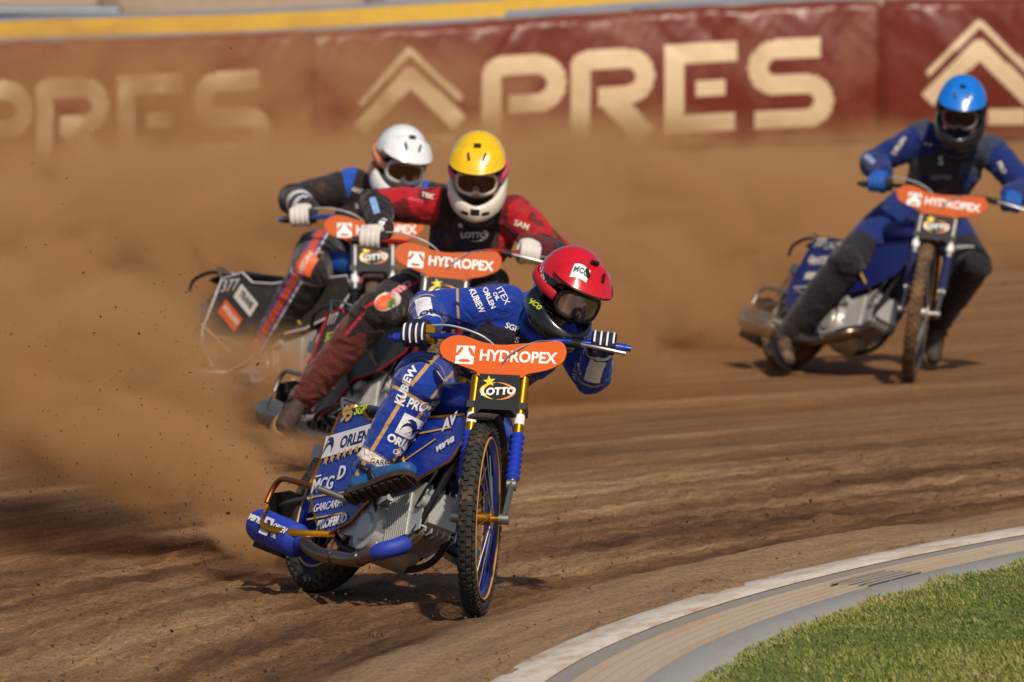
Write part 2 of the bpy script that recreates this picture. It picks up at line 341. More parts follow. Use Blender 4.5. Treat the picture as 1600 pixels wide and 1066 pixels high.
def blades(n):
    rs = np.random.RandomState(3); x = rs.uniform(0.3, 3.6, n * 3); y = rs.uniform(33.2, 42.5, n * 3)
    d = RK - np.hypot(x - CX, y - CY); edge = 0.70 + 0.07 * (vnoise(x * 5, y * 2.2, 2) - 0.5)
    ok = (d > edge) & (d < 2.6); x, y, d = x[ok][:n], y[ok][:n], d[ok][:n]; n = len(x)
    pt = fbm(x * 1.6, y * 0.9, 8, 3)
    h = (0.015 + 0.018 * rs.rand(n)) * (0.7 + 0.6 * pt) * np.where(rs.rand(n) < 0.05, 1.6, 1); w = 0.0022 + 0.0022 * rs.rand(n)
    a = rs.uniform(0, 2 * np.pi, n); ln = rs.uniform(0.1, 0.9, n) * h; wind = np.array([-0.25, 0.1])
    dx, dy = np.cos(a), np.sin(a); px_, py_ = -dy, dx; z0 = 0.024
    P = np.zeros((n, 5, 3))
    for i, (hh, ww, bb) in enumerate(((0, 1, 0), (0, -1, 0), (.55, .8, .35), (.55, -.8, .35), (1, 0, 1))):
        P[:, i, 0] = x + px_ * w * ww + dx * ln * bb + wind[0] * h * bb; P[:, i, 1] = y + py_ * w * ww + dy * ln * bb + wind[1] * h * bb; P[:, i, 2] = z0 + h * hh * (1 - 0.25 * bb)
    me = bpy.data.meshes.new('grass'); b0 = np.arange(n)[:, None] * 5
    tri = (b0[:, :, None] + np.array([[0, 1, 3], [0, 3, 2], [2, 3, 4]])[None]).reshape(-1, 3)
    me.vertices.add(n * 5); me.vertices.foreach_set('co', P.astype(np.float32).ravel()); me.loops.add(tri.size); me.loops.foreach_set('vertex_index', tri.astype(np.int32).ravel())
    me.polygons.add(len(tri)); me.polygons.foreach_set('loop_start', np.arange(0, tri.size, 3, dtype=np.int32)); me.update(calc_edges=True)
    tone = np.clip(0.10 + 0.75 * (pt - 0.25) + 0.55 * rs.rand(n) ** 2.2 + 0.35 * np.exp(-(d - 0.7) / 0.12) * rs.rand(n), 0, 1)
    at_ = me.attributes.new('tone', 'FLOAT', 'POINT'); at_.data.foreach_set('value', np.repeat(tone, 5).astype(np.float32)); return me
tag(obj('grass', blades(80000), leaf_mat()), 'short green and straw coloured grass blades of the infield', 'grass', kind='stuff')

# loose crumbs of shale lying on the track
def crumbs():
    rs = np.random.RandomState(9); mb = MB(); n = 0
    while n < 1500:
        p = on_ground(rs.uniform(-40, 1640), rs.uniform(690, 1075)); d = math.hypot(p.x - CX, p.y - CY) - RK
        if d < 0.03: continue
        if rs.rand() > 0.25 + 0.75 * math.exp(-((d - 1.1) / 1.0) ** 2): continue
        r = 0.003 + 0.010 * rs.rand() ** 3; n += 1
        q = [Vector(rs.uniform(-1, 1, 3)).normalized() * r * rs.uniform(.7, 1.2) for _ in range(4)]
        c = Vector((p.x, p.y, 0.006 + r * 0.4)); mb.add([c + v for v in q], [(0, 1, 2), (0, 2, 3), (0, 3, 1), (1, 3, 2)])
    return mb.mesh('crumbs')
tag(obj('loose_shale', crumbs(), mat('shale_crumb', S(96, 70, 50), 0.95, vary=0.4)), 'loose crumbs of brown shale scattered over the track', 'dirt', kind='stuff')

# ------------------------------------------------------------------ air fence with printed cover
wp = []
for pxx, D, zb in ((-1500, 63.5, 0.1), (-700, 67.8, 0.19), (0, 70.3, 0.265), (400, 71.4, 0.305), (800, 72.0, 0.39), (1200, 72.3, 0.495), (1600, 72.2, 0.54), (2300, 71.4, 0.58), (3100, 69.5, 0.60)):
    wp.append(Vector(((pxx - 800) / F_PX * D, D, zb)))
wl = spline(wp, 40); WL = np.array([tuple(p) for p in wl]); WS = np.concatenate([[0], np.cumsum(np.hypot(*np.diff(WL[:, :2], axis=0).T))])
WPX = np.array([800 + F_PX * p.x / p.y for p in wl])
s_a, s_b = np.interp([490, 1377], WPX, WS); SEC = s_b - s_a
def wall_at(s):
    x = np.interp(s, WS, WL[:, 0]); y = np.interp(s, WS, WL[:, 1]); z = np.interp(s, WS, WL[:, 2]); e = 0.05
    tx = np.interp(s + e, WS, WL[:, 0]) - np.interp(s - e, WS, WL[:, 0]); ty = np.interp(s + e, WS, WL[:, 1]) - np.interp(s - e, WS, WL[:, 1]); l = np.hypot(tx, ty)
    return x, y, z, ty / l, -tx / l        # point and outward (towards the camera) normal
def strokes_inside(u, v, paths):
    """is (u,v) on one of the flat-ended strokes [(points, half width)]"""
    ins = np.zeros(u.shape, bool)
    for pts, hw in paths:
        for (a, b) in zip(pts[:-1], pts[1:]):
            a = np.array(a); b = np.array(b); d = b - a; l = np.hypot(*d)
            if l < 1e-6: continue
            d = d / l; t = (u - a[0]) * d[0] + (v - a[1]) * d[1]; q = np.abs(-(u - a[0]) * d[1] + (v - a[1]) * d[0]); ins |= (t >= 0) & (t <= l) & (q <= hw)
        for p in pts[1:-1]: ins |= (u - p[0]) ** 2 + (v - p[1]) ** 2 <= hw * hw
    return ins
def arc(cx, cy, r, a0, a1, n=8): return [(cx + r * math.cos(R(a0 + (a1 - a0) * i / n)), cy + r * math.sin(R(a0 + (a1 - a0) * i / n))) for i in range(n + 1)]
HB = 0.98
def banner_print(u, v):
    u0 = u; u = (u - 1.215) / 1.02 + 1.20
    h = 0.068; t, b = 0.715 - h, 0.085 + h; P = []; m = (t + b) / 2
    x = 1.20 + h      # P
    P += [([(x, b - h), (x, t - 0.06)] + arc(x + 0.06, t - 0.06, 0.06, 180, 90, 4) + [(x + 0.33, t)] + arc(x + 0.33, t - 0.135, 0.135, 90, -90) + [(x + 0.12, t - 0.27)], h)]
    x = 1.83 + h      # R
    P += [([(x, b - h), (x, t - 0.04)] + arc(x + 0.04, t - 0.04, 0.04, 180, 90, 4) + [(x + 0.33, t)] + arc(x + 0.33, t - 0.13, 0.13, 90, -90) + [(x + 0.13, t - 0.26)], h), ([(x + 0.18, t - 0.24), (x + 0.47, b - h)], h * 1.15)]
    x = 2.50 + h      # E
    P += [([(x, b - h), (x, t + h)], h), ([(x, t), (x + 0.44, t)], h), ([(x, b), (x + 0.43, b)], h), ([(x + 0.15, m), (x + 0.36, m)], h * 0.85)]
    x = 3.08 + h; r = 0.125   # S
    P += [([(x + 0.44, t), (x + r, t)] + arc(x + r, t - r, r, 90, 270) + [(x + 0.34, t - 2 * r)] + arc(x + 0.34, (t - 2 * r + b) / 2, (t - 2 * r - b) / 2, 90, -90) + [(x - 0.02, b)], h)]
    ins = strokes_inside(u, v, P); P = []; u = (u0 - 0.69) / 1.0; c = 0.0          # roof mark
    P += [([(c - 0.37, 0.44), (c, 0.80), (c + 0.37, 0.44)], 0.022), ([(c - 0.37, 0.26), (c, 0.62), (c + 0.37, 0.26)], 0.062), ([(c + 0.06, 0.13), (c + 0.33, 0.13)], 0.055)]
    return ins | strokes_inside(u, v, P)
VINYL = mat('red_vinyl', S(112, 44, 32), 0.36, dirt=0.55, dirt_col=S(140, 84, 58), vary=0.1, bump=0.25, bscale=14, dscale=1.6)
PRINT = mat('cream_print', S(226, 200, 164), 0.4, dirt=0.35, dirt_col=S(180, 140, 100), vary=0.08, bump=0.25, bscale=14, dscale=1.6)
def fence_section(k, label):
    s0 = s_a + k * SEC; ns = 290; s_ = np.linspace(0.012, SEC - 0.012, ns)
    vv = np.concatenate([np.linspace(0, HB - 0.07, 66), HB - 0.07 + 0.07 * np.sin(np.radians(np.arange(15, 91, 15))), np.full(3, HB)]); off = np.concatenate([np.zeros(66), 0.07 * (1 - np.cos(np.radians(np.arange(15, 91, 15)))), [0.2, 0.38, 0.45]])
    vv = np.append(vv, [HB - 0.05, 0.0]); off = np.append(off, [0.5, 0.5]); nv = len(vv)
    Sg, V_ = np.meshgrid(s_, vv, indexing='ij'); O_ = np.meshgrid(s_, off, indexing='ij')[1]
    x, y, z, nx, ny = wall_at(s0 + Sg)
    sd = k * 7 + 40; g = s0 + Sg
    bulge = 0.05 * np.sin(np.pi * np.clip(V_ / HB, 0, 1)) - 0.035 * np.exp(-np.minimum(Sg, SEC - Sg) / 0.05)
    fold = (fbm(g * 3.2 + V_ * 3.0, V_ * 1.6 - g * 0.5, sd, 3) - 0.5) * 0.05 * (0.35 + sstep(0.45, 0.95, V_)) + np.abs(fbm(g * 7 - V_ * 4, V_ * 2.5, sd + 3, 2) - 0.4) * 0.05 * sstep(0.62, 0.92, V_)
    d = bulge + fold * (O_ < 0.2) - O_
    zz = z + V_ + 0.012 * (fbm(g * 4, V_ * 0, sd + 9, 2) - 0.5) * sstep(0.8, 0.98, V_) * 3
    me = grid_mesh('fence_cover', np.stack([x + nx * d, y + ny * d, zz], -1).reshape(-1, 3), ns, nv)
    ins = banner_print(Sg, V_) & (O_ < 0.01)
    i = np.arange(ns - 1)[:, None]; j = np.arange(nv - 1)[None, :]; idx = ins[i, j] & (O_[i, j + 1] < 0.01)
    o = obj('air_fence_section', me, VINYL); me.materials.append(PRINT); me.polygons.foreach_set('material_index', idx.astype(np.int32).ravel())
    tag(o, label, 'air fence', 'air fence sections along the outside of the bend')
    # seam strap between two cushions
    xs, ys, zs, nx, ny = [float(q) for q in wall_at(np.array(s0 + SEC))]
    st = MB().tube([(xs + nx * (0.004 + 0.03 * math.sin(math.pi * t / 12)), ys + ny * (0.004 + 0.03 * math.sin(math.pi * t / 12)), zs + HB * t / 12.5) for t in range(13)], 0.014, 6)
    obj('seam_strap', st.mesh('seam_strap', True), VINYL, o)
    return o
for k, lb in ((-1, 'dusty red air fence cover at left whose white lettering fades into the dust'), (0, 'red air fence cover in the middle, behind the two riders close together'), (1, 'red air fence cover behind the rider in the blue helmet'), (2, 'red air fence cover beyond the right edge of the picture'), (-2, 'red air fence cover beyond the left edge of the picture')):
    fence_section(k, lb)
# yellow boards along the top of the fence
YEL = mat('yellow_board', S(222, 182, 70), 0.5, dirt=0.15, dirt_col=S(150, 130, 110), dscale=2.5); BLG = mat('blue_grey_trim', S(128, 146, 172), 0.5, dirt=0.1)
def board(px0, px1, lift, back, label, seed):
    s = np.linspace(*np.interp([px0, px1], WPX, WS), 60); x, y, z, nx, ny = wall_at(s); root = empty('fence_board', (float(x[30]), float(y[30]) + back, float(z[30])))
    o = Vector(root.location); wob = 0.010 * (fbm(s * 0.8, s * 0, seed, 3) - 0.5) * 2
    for nm, z0, z1, th_, m in (('lower_trim', HB - 0.02, HB + 0.022, 0.050, BLG), ('panel', HB + 0.020, HB + 0.145, 0.044, YEL), ('upper_trim', HB + 0.143, HB + 0.17, 0.050, BLG)):
        rows = [(-back + th_ / 2, z0), (-back + th_ / 2, z1), (-back - th_ / 2, z1), (-back - th_ / 2, z0)]
        V = np.stack([np.stack([x + nx * r[0] - o.x, y + ny * r[0] - o.y, z + r[1] + lift + wob - o.z], -1) for r in rows + rows[:1]], 1).reshape(-1, 3)
        me = grid_mesh(nm, V, 60, 5); me.shade_flat(); obj(nm, me, m, root)
    return tag(root, label, 'fence board', 'yellow boards on top of the air fence')
board(-900, 800, -0.004, 0.22, 'long yellow board with blue grey edges above the dusty fence cover', 4)
board(752, 2400, 0.030, 0.30, 'yellow board that overlaps behind the end of the longer one', 6)
# concrete terrace wall behind the fence
cw = empty('terrace_wall', (0, 92, 0)); CON = mat('terrace_concrete', S(176, 160, 142), 0.9, dirt=0.35, dirt_col=S(120, 112, 106), dscale=0.8); COND = mat('terrace_pier', S(140, 124, 108), 0.9, dirt=0.2)
for i in range(-9, 10):
    obj('wall_panel', MB().box((i * 2.4, 0, 1.0), (2.37, 0.22, 2.9)).mesh('wall_panel'), CON, cw)
    obj('pier', MB().box((i * 2.4 + 1.2, -0.16, 0.9), (0.16, 0.12, 2.6)).mesh('pier'), COND, cw)
tag(cw, 'blurred grey concrete terrace wall behind the fence', 'wall')
br = empty('crowd_barrier', (-5.2, 86, 0)); GR = mat('barrier_steel', S(110, 120, 134), 0.45, 0.5, dirt=0.2)
for zz in (0.55, 0.85, 1.12): obj('rail', MB().tube([(-3.0, 0, zz), (1.9, 0, zz)], 0.05, 8).mesh('rail', True), GR, br)
for i in range(9): obj('upright', MB().tube([(-3.0 + i * 0.61, 0.02, 0.25), (-3.0 + i * 0.61, 0.02, 1.16)], 0.05, 8).mesh('upright', True), GR, br)
tag(br, 'blue grey steel crowd barrier in the top left corner', 'barrier')
# ------------------------------------------------------------------ speedway motorcycles
WB, RF, RR_ = 1.32, 0.355, 0.325          # wheelbase, wheel radii
RAKE = R(24); S_AX = Vector((-math.sin(RAKE), 0, math.cos(RAKE))); HEAD = Vector((0.985, 0, 0.80))
TYRE = mat('tyre_rubber', S(44, 42, 40), 0.8, dirt=0.5, dirt_col=S(120, 92, 66), vary=0.2, bump=0.3)
TYRE_D = mat('dusty_tyre', S(58, 50, 42), 0.85, dirt=0.95, dirt_col=S(136, 104, 72), vary=0.2, bump=0.3)
BLACK = mat('black_plastic', S(26, 26, 28), 0.42, dirt=0.25, vary=0.2)
STEEL = mat('brushed_steel', S(150, 148, 146), 0.42, 0.85, dirt=0.22, vary=0.15)
ALLOY = mat('cast_alloy', S(192, 192, 190), 0.38, 0.4, dirt=0.26, bump=0.25, bscale=120, vary=0.15)
PIPE = mat('heat_tinted_steel', S(128, 112, 96), 0.28, 0.95, dirt=0.3, vary=0.25)
GOLD = mat('gold_anodised', S(196, 138, 30), 0.3, 0.85, dirt=0.12)
COPPER = mat('copper_tube', S(150, 88, 44), 0.35, 0.8, dirt=0.25)
WHITE = mat('white_print', S(236, 236, 236), 0.45, vary=0.03)
ORANGE = mat('orange_plate', S(214, 90, 8), 0.42, vary=0.06, spec=0.3)
ORANGE_D = mat('spattered_orange_plate', S(194, 86, 24), 0.55, spec=0.25, dirt=0.4, dirt_col=S(120, 74, 40), vary=0.1, dscale=15)
PLATE_K = mat('charcoal_plate', S(26, 31, 38), 0.5, dirt=0.14, vary=0.1, spec=0.2)
LYEL = mat('emblem_yellow', S(246, 208, 30), 0.45, vary=0.04); LORA = mat('emblem_orange', S(240, 146, 30), 0.45, vary=0.04)
_BM = {}
def cached(k, fn):
    if k not in _BM: _BM[k] = fn()
    return _BM[k]
def tyre_mesh(rad, sec, rows, blocks, bw):
    def f():
        mb = MB(); rc = rad - sec; n = 14; prof = [(rc + sec * 0.93 * math.cos(2 * math.pi * i / n) * (1 if math.cos(2 * math.pi * i / n) > 0 else 0.75), sec * 0.95 * math.sin(2 * math.pi * i / n)) for i in range(n)]
        mb.lathe(prof, 72, True)
        for i in range(rows):
            for j, phi in enumerate(blocks):
                t = 2 * math.pi * (i + (0.5 if j % 2 else 0)) / rows; ph = R(phi)
                c, s = math.cos(t), math.sin(t); er = Vector((c, 0, s)); et = Vector((-s, 0, c)); ey = Vector((0, 1, 0))
                nrm = er * math.cos(ph) + ey * math.sin(ph); lat = ey * math.cos(ph) - er * math.sin(ph)
                p = er * rc + nrm * sec * 0.96; M = Matrix((et, lat, nrm)).transposed()
                mb.box(p, (2 * math.pi * rad / rows * 0.55, bw, sec * 0.26), M)
        return mb.mesh('tyre', True)
    return cached(('tyre', rad), f)
def rim_mesh(r, w):
    def f():
        mb = MB(); mb.lathe([(r, -w), (r + 0.012, -w), (r + 0.004, -w * 0.7), (r - 0.012, -w * 0.4), (r - 0.014, w * 0.4), (r + 0.004, w * 0.7), (r + 0.012, w), (r, w), (r - 0.022, w * 0.5), (r - 0.022, -w * 0.5)], 64, True); return mb.mesh('rim', True)
    return cached(('rim', r), f)
def rimline_mesh(r, w):
    def f():
        mb = MB()
        for y in (-w - 0.001, w + 0.001): mb.tube([((r + 0.006) * math.cos(t * math.pi / 32), y, (r + 0.006) * math.sin(t * math.pi / 32)) for t in range(64)], 0.0045, 5, closed=True)
        return mb.mesh('rim_stripe', True)
    return cached(('riml', r), f)
def spokes_mesh(r, n=28):
    def f():
        mb = MB()
        for i in range(n):
            t = 2 * math.pi * i / n; sd = 1 if i % 2 else -1; dt = 0.32 * (1 if (i // 2) % 2 else -1)
            mb.tube([(0.036 * math.cos(t + dt), sd * 0.042, 0.036 * math.sin(t + dt)), ((r - 0.012) * math.cos(t), sd * 0.006, (r - 0.012) * math.sin(t))], 0.0021, 5)
        return mb.mesh('spokes', True)
    return cached(('spk', r), f)
def hub_mesh(w):
    def f():
        mb = MB(); mb.lathe([(0.0, -w - 0.03), (0.012, -w - 0.03), (0.012, -w), (0.040, -w + 0.004), (0.040, -w + 0.010), (0.024, -w + 0.016), (0.024, w - 0.016), (0.040, w - 0.010), (0.040, w - 0.004), (0.012, w), (0.012, w + 0.03), (0, w + 0.03)], 24); return mb.mesh('hub', True)
    return cached(('hub', w), f)
def wheel(bike, name, M, rad, sec, rimr, rimw, rows, blocks, bw, mt, rimm, stripem, hubm):
    w = obj(name, tyre_mesh(rad, sec, rows, blocks, bw), mt, bike, M)
    obj('rim', rim_mesh(rimr, rimw), rimm, w); obj('rim_stripe', rimline_mesh(rimr, rimw), stripem, w); obj('spoke_set', spokes_mesh(rimr), STEEL, w); obj('hub', hub_mesh(0.05), hubm, w)
    return w
PLATE = [(-0.233, 0.02), (-0.222, 0.052), (-0.185, 0.074), (-0.14, 0.072), (-0.08, 0.052), (-0.01, 0.044), (0.06, 0.052), (0.11, 0.058), (0.165, 0.066), (0.205, 0.07), (0.228, 0.05), (0.235, 0.018), (0.222, -0.02), (0.17, -0.052), (0.10, -0.072), (0.072, -0.09), (-0.072, -0.09), (-0.09, -0.07), (-0.16, -0.045), (-0.215, -0.02)]
def smooth_poly(p, k=3):
    q = [Vector((x, y, 0)) for x, y in p]; n = len(q); out = []
    for i in range(n):
        p0, p1, p2, p3 = q[i - 1], q[i], q[(i + 1) % n], q[(i + 2) % n]
        for j in range(k):
            t = j / k; v = 0.5 * (2 * p1 + (p2 - p0) * t + (2 * p0 - 5 * p1 + 4 * p2 - p3) * t * t + (3 * p1 - p0 - 3 * p2 + p3) * t ** 3); out.append((v.x, v.y))
    return out
def star(r, c=(0, 0), rot=90, k=0.42): return [(c[0] + (r if i % 2 == 0 else r * k) * math.cos(R(rot + 36 * i)), c[1] + (r if i % 2 == 0 else r * k) * math.sin(R(rot + 36 * i))) for i in range(10)]
def crescent(rx, ry, a0, a1, w, n=20):
    o, i_ = [], []
    for k in range(n + 1):
        a = R(a0 + (a1 - a0) * k / n); ww = w * math.sin(math.pi * k / n); o.append((rx * math.cos(a), ry * math.sin(a))); i_.append(((rx - ww) * math.cos(a), (ry - ww * 0.8) * math.sin(a)))
    return o + i_[::-1][1:-1]
T = Matrix.Translation
def emblem(parent, M, k=1.0, mono=None):
    """star, swoosh and five-letter word of the lower front plate"""
    Y_, O_, W_ = (mono, mono, mono) if mono else (LYEL, LORA, WHITE)
    obj('emblem_swoosh', cached(('sw1', k), lambda: MB().prism([(x * k, y * k) for x, y in crescent(0.066, 0.034, 95, 260, 0.016)], 0.0008).mesh()), Y_, parent, M)
    obj('emblem_swoosh', cached(('sw2', k), lambda: MB().prism([(x * k, y * k) for x, y in crescent(0.066, 0.034, -95, 100, 0.012)], 0.0008).mesh()), O_, parent, M)
    obj('emblem_star', cached(('st', k), lambda: MB().prism(star(0.024 * k, (-0.034 * k, 0.036 * k), 100), 0.0014).mesh()), Y_, parent, M)
    text('LOTTO', 0.038 * k, W_, parent, M @ T((0.002 * k, -0.002 * k, 0.0008)) @ Matrix.Rotation(R(5), 4, 'Z'), bold=0.05, shear=0.1)
def sign_mark(parent, M, k=1.0, white=None, orange=None):
    """white square with three orange blades, and the word beside it"""
    white = white or WHITE; orange = orange or ORANGE
    sq = obj('mark_square', cached(('sq', k), lambda: MB().prism([(x * k, y * k) for x, y in ((-0.034, -0.038), (0.034, -0.038), (0.034, 0.038), (-0.034, 0.038))], 0.0008).mesh()), white, parent, M @ T((-0.137 * k, 0, 0)))
    bl = [(-0.0235, -0.026), (-0.0125, -0.019), (0.0125, -0.019), (0.0235, -0.026), (0.013, -0.031), (-0.013, -0.031)]
    for a in (0, 120, 240):
        obj('mark_blade', cached(('bl', k), lambda: MB().prism([(x * k, y * k) for x, y in bl], 0.0008).mesh()), orange, parent, M @ T((-0.137 * k, 0.001 * k, 0.0009)) @ Matrix.Rotation(R(a), 4, 'Z'))
    text('HYDROPEX', 0.064 * k, white, parent, M @ T((0.058 * k, 0, 0.0002)) @ Matrix.Diagonal((0.85, 1, 1, 1)), bold=0.028)
SIDE = [(0.025, 0.655), (0.174, 0.690), (0.274, 0.645), (0.423, 0.645), (0.620, 0.675), (0.920, 0.720), (0.985, 0.655), (0.930, 0.540), (0.740, 0.445), (0.520, 0.385), (0.407, 0.255), (0.257, 0.190), (0.158, 0.215), (0.025, 0.315), (-0.015, 0.395)]
def panel_y(x, z): return 0.135 - 0.05 * max(0, x - 0.42) / 0.5
def panel_mesh(side):
    def f():
        bm = bmesh.new(); vs = [bm.verts.new((x, 0, z)) for x, z in SIDE]; bm.faces.new(vs); bmesh.ops.triangulate(bm, faces=bm.faces)
        bmesh.ops.subdivide_edges(bm, edges=bm.edges, cuts=5, use_grid_fill=True)
        for v in bm.verts: v.co.y = side * panel_y(v.co.x, v.co.z)
        bmesh.ops.recalc_face_normals(bm, faces=bm.faces); bmesh.ops.solidify(bm, geom=bm.faces[:], thickness=0.006)
        me = bpy.data.meshes.new('side_panel'); bm.to_mesh(me); bm.free(); me.shade_smooth(); me.set_sharp_from_angle(angle=R(40)); return me
    return cached(('panel', side), f)
def bike_matrix(rear, yaw, lean, steer):
    """world matrix that stands both tyres on the ground; steering matrix of the fork"""
    St = T(HEAD) @ Matrix.Rotation(steer, 4, S_AX) @ T(-HEAD)
    ring_ = lambda c, r, sec: [(c, r - sec, sec)]
    fr, fa = St @ Vector((WB, 0, RF)), (St.to_3x3() @ Vector((0, 1, 0)))
    def low(Mx, c, axis, rad, sec):
        n = Mx.to_3x3() @ axis; cc = Mx @ c; return cc.z - (rad - sec) * math.sqrt(max(0, 1 - n.z ** 2)) - sec
    pit = 0.0
    for _ in range(30):
        Mx = Matrix.Rotation(yaw, 4, 'Z') @ Matrix.Rotation(-lean, 4, 'X') @ Matrix.Rotation(pit, 4, 'Y')
        d = low(Mx, fr, fa, RF, 0.04) - low(Mx, Vector((0, 0, RR_)), Vector((0, 1, 0)), RR_, 0.052); pit += d / WB
    Mx = Matrix.Rotation(yaw, 4, 'Z') @ Matrix.Rotation(-lean, 4, 'X') @ Matrix.Rotation(pit, 4, 'Y')
    c = Mx @ Vector((0, 0, RR_)); n = Mx.to_3x3() @ Vector((0, 1, 0)); down = (Vector((0, 0, -1)) - n * (-n.z)).normalized()
    cont = c + down * (RR_ - 0.052) + Vector((0, 0, -0.052))
    return T(Vector(rear) - cont + Vector((0, 0, -0.012))) @ Mx, St
def make_bike(label, rear_px, heading, lean, steer, C):
    """C: colours and prints of this machine. heading: degrees from straight-at-camera towards image right"""
    yaw = R(-90 + heading); W, St = bike_matrix(on_ground(*rear_px), yaw, R(lean), R(steer))
    b = empty('speedway_motorcycle'); b.matrix_world = W; tag(b, label, 'motorcycle', 'speedway motorcycles in the race')
    bpy.context.view_layer.update()
    g = C.get
    wheel(b, 'rear_wheel', T((0, 0, RR_)), RR_, 0.052, 0.235, 0.038, 44, (-58, -30, 0, 30, 58), 0.026, g('tyre', TYRE), g('rim', BLACK), g('stripe', GOLD), ALLOY)
    wheel(b, 'front_wheel', St @ T((WB, 0, RF)), RF, 0.034, 0.287, 0.026, 60, (-52, -18, 18, 52), 0.017, g('tyre', TYRE), g('rim', BLACK), g('stripe', GOLD), g('hub', GOLD))
    # fork: legs, gaiters, links
    for s in (-1, 1):
        top = HEAD + S_AX * 0.12 + Vector((0.045, s * 0.088, 0)); bot = top - S_AX * 0.40
        lg = obj('fork_leg', cached(('leg', s), lambda: MB().tube([top, top - S_AX * 0.30], 0.019, 12).mesh('fork_leg', True)), g('fork', GOLD), b, St)
        obj('fork_sticker', cached(('legst', s), lambda: MB().tube([top - S_AX * 0.175, top - S_AX * 0.215], 0.0196, 12).mesh('fork_sticker', True)), WHITE, lg)
        pts = [top - S_AX * (0.25 + 0.012 * i) for i in range(17)]
        obj('fork_gaiter', cached(('gait', s), lambda: MB().tube(pts, [0.028 if i % 2 else 0.020 for i in range(17)], 14).mesh('fork_gaiter', True)), g('gaiter', BLACK), b, St)
        ax = Vector((WB, s * 0.088, RF)); lo = top - S_AX * 0.46
        lk = MB().tube([top - S_AX * 0.43, lo], 0.017, 10); lk.tube([lo, ax], [(0.011, 0.021), (0.011, 0.024)], 10); lk.cyl(ax - Vector((0, 0.018, 0)), ax + Vector((0, 0.018, 0)), 0.020, 14); lk.cyl(lo - Vector((0, 0.017, 0)), lo + Vector((0, 0.017, 0)), 0.022, 14)
        obj('fork_link', cached(('link', s), lambda: lk.mesh('fork_link', True)), STEEL, b, St)
    yk = MB()
    for k in (0.11, -0.03): yk.box(HEAD + S_AX * k + Vector((0.03, 0, 0)), (0.07, 0.22, 0.028), Matrix.Rotation(-RAKE, 3, 'Y'))
    yk.tube([HEAD - S_AX * 0.07, HEAD + S_AX * 0.10], 0.026, 14)
    obj('yoke', cached('yoke', lambda: yk.mesh('yoke', True)), BLACK, b, St)
    # mudguard hugging the front tyre
    fg = MB(); axl = Vector((WB, 0, RF))
    a_ = [axl + Vector((math.cos(R(t)), 0, math.sin(R(t)))) * (RF + 0.022) for t in range(70, 176, 7)]
    fg.tube(a_, [(0.05, 0.006)] * len(a_), 10, ref=(0, 1, 0)); obj('front_mudguard', cached('fmg', lambda: fg.mesh('front_mudguard', True)), BLACK, b, St)
    # bars
    cl = HEAD + S_AX * 0.205
    hb = spline([cl + Vector((-0.10, -0.45, 0.045)), cl + Vector((-0.07, -0.30, 0.055)), cl + Vector((-0.01, -0.16, 0.05)), cl + Vector((0.0, -0.06, 0)), cl + Vector((0.0, 0.06, 0)), cl + Vector((-0.01, 0.16, 0.05)), cl + Vector((-0.07, 0.30, 0.055)), cl + Vector((-0.10, 0.45, 0.045))], 5)
    h = obj('handlebar', cached('bar', lambda: MB().tube(hb, 0.0115, 10).mesh('handlebar', True)), g('bar', BLACK), b, St)
    grips = {}
    for s in (-1, 1):
        i0, i1 = cl + Vector((-0.082, s * 0.290, 0.055)), cl + Vector((-0.100, s * 0.430, 0.046))
        obj('grip', cached(('grip', s), lambda: MB().tube([i0 + (i1 - i0) * t / 12 for t in range(13)], [0.0165 if t % 2 else 0.018 for t in range(13)], 12).mesh('grip', True)), g('grip', BLACK), h)
        grips[s] = (W @ St @ (i0 + (i1 - i0) * 0.42), ((W @ St).to_3x3() @ (i1 - i0)).normalized())
    # throttle housing on the right, clutch lever on the left
    obj('throttle_housing', cached('thr', lambda: MB().cyl(cl + Vector((-0.08, -0.272, 0.054)), cl + Vector((-0.086, -0.312, 0.054)), 0.027, 16).box(cl + Vector((-0.07, -0.29, 0.082)), (0.035, 0.034, 0.03)).mesh('throttle_housing', True)), g('metal', BLACK), h)
    lev = [cl + Vector((-0.05, 0.245, 0.05)), cl + Vector((-0.03, 0.29, 0.045)), cl + Vector((-0.025, 0.36, 0.035)), cl + Vector((-0.035, 0.44, 0.022))]
    obj('clutch_lever', cached('lev', lambda: MB().tube(spline(lev, 4), [0.011] * 4 + [0.0075] * 8 + [0.009], 8).mesh('clutch_lever', True)), STEEL, h)
    obj('lever_clamp', cached('levc', lambda: MB().tube([cl + Vector((-0.045, 0.20, 0.052)), cl + Vector((-0.04, 0.275, 0.048))], [0.013, 0.017], 10).mesh('lever_clamp', True)), BLACK, h)
    cab = spline([cl + Vector((-0.04, 0.215, 0.052)), cl + Vector((0.04, 0.12, 0.045)), cl + Vector((0.085, 0.03, -0.01)), cl + Vector((0.088, -0.012, -0.09)), cl + Vector((0.03, -0.02, -0.17))], 6)
    obj('clutch_cable', cached('cab', lambda: MB().tube(cab, 0.0042, 6).mesh('clutch_cable', True)), mat('cable_grey', S(92, 96, 104), 0.4), h)
    cab2 = spline([cl + Vector((-0.06, -0.29, 0.094)), cl + Vector((-0.01, -0.2, 0.092)), cl + Vector((0.0, -0.08, 0.055)), cl + Vector((-0.05, 0.0, -0.02))], 6)
    obj('throttle_cable', cached('cab2', lambda: MB().tube(cab2, 0.0042, 6).mesh('throttle_cable', True)), mat('cable_pale', S(176, 178, 180), 0.4), h)
    # front plates: local x = rider's left, y = up along the steering axis, z = forward
    fw = Vector((math.cos(RAKE), 0, math.sin(RAKE)))
    PM = frame(cl + fw * 0.062 + S_AX * -0.045, (0, 1, 0), fw)
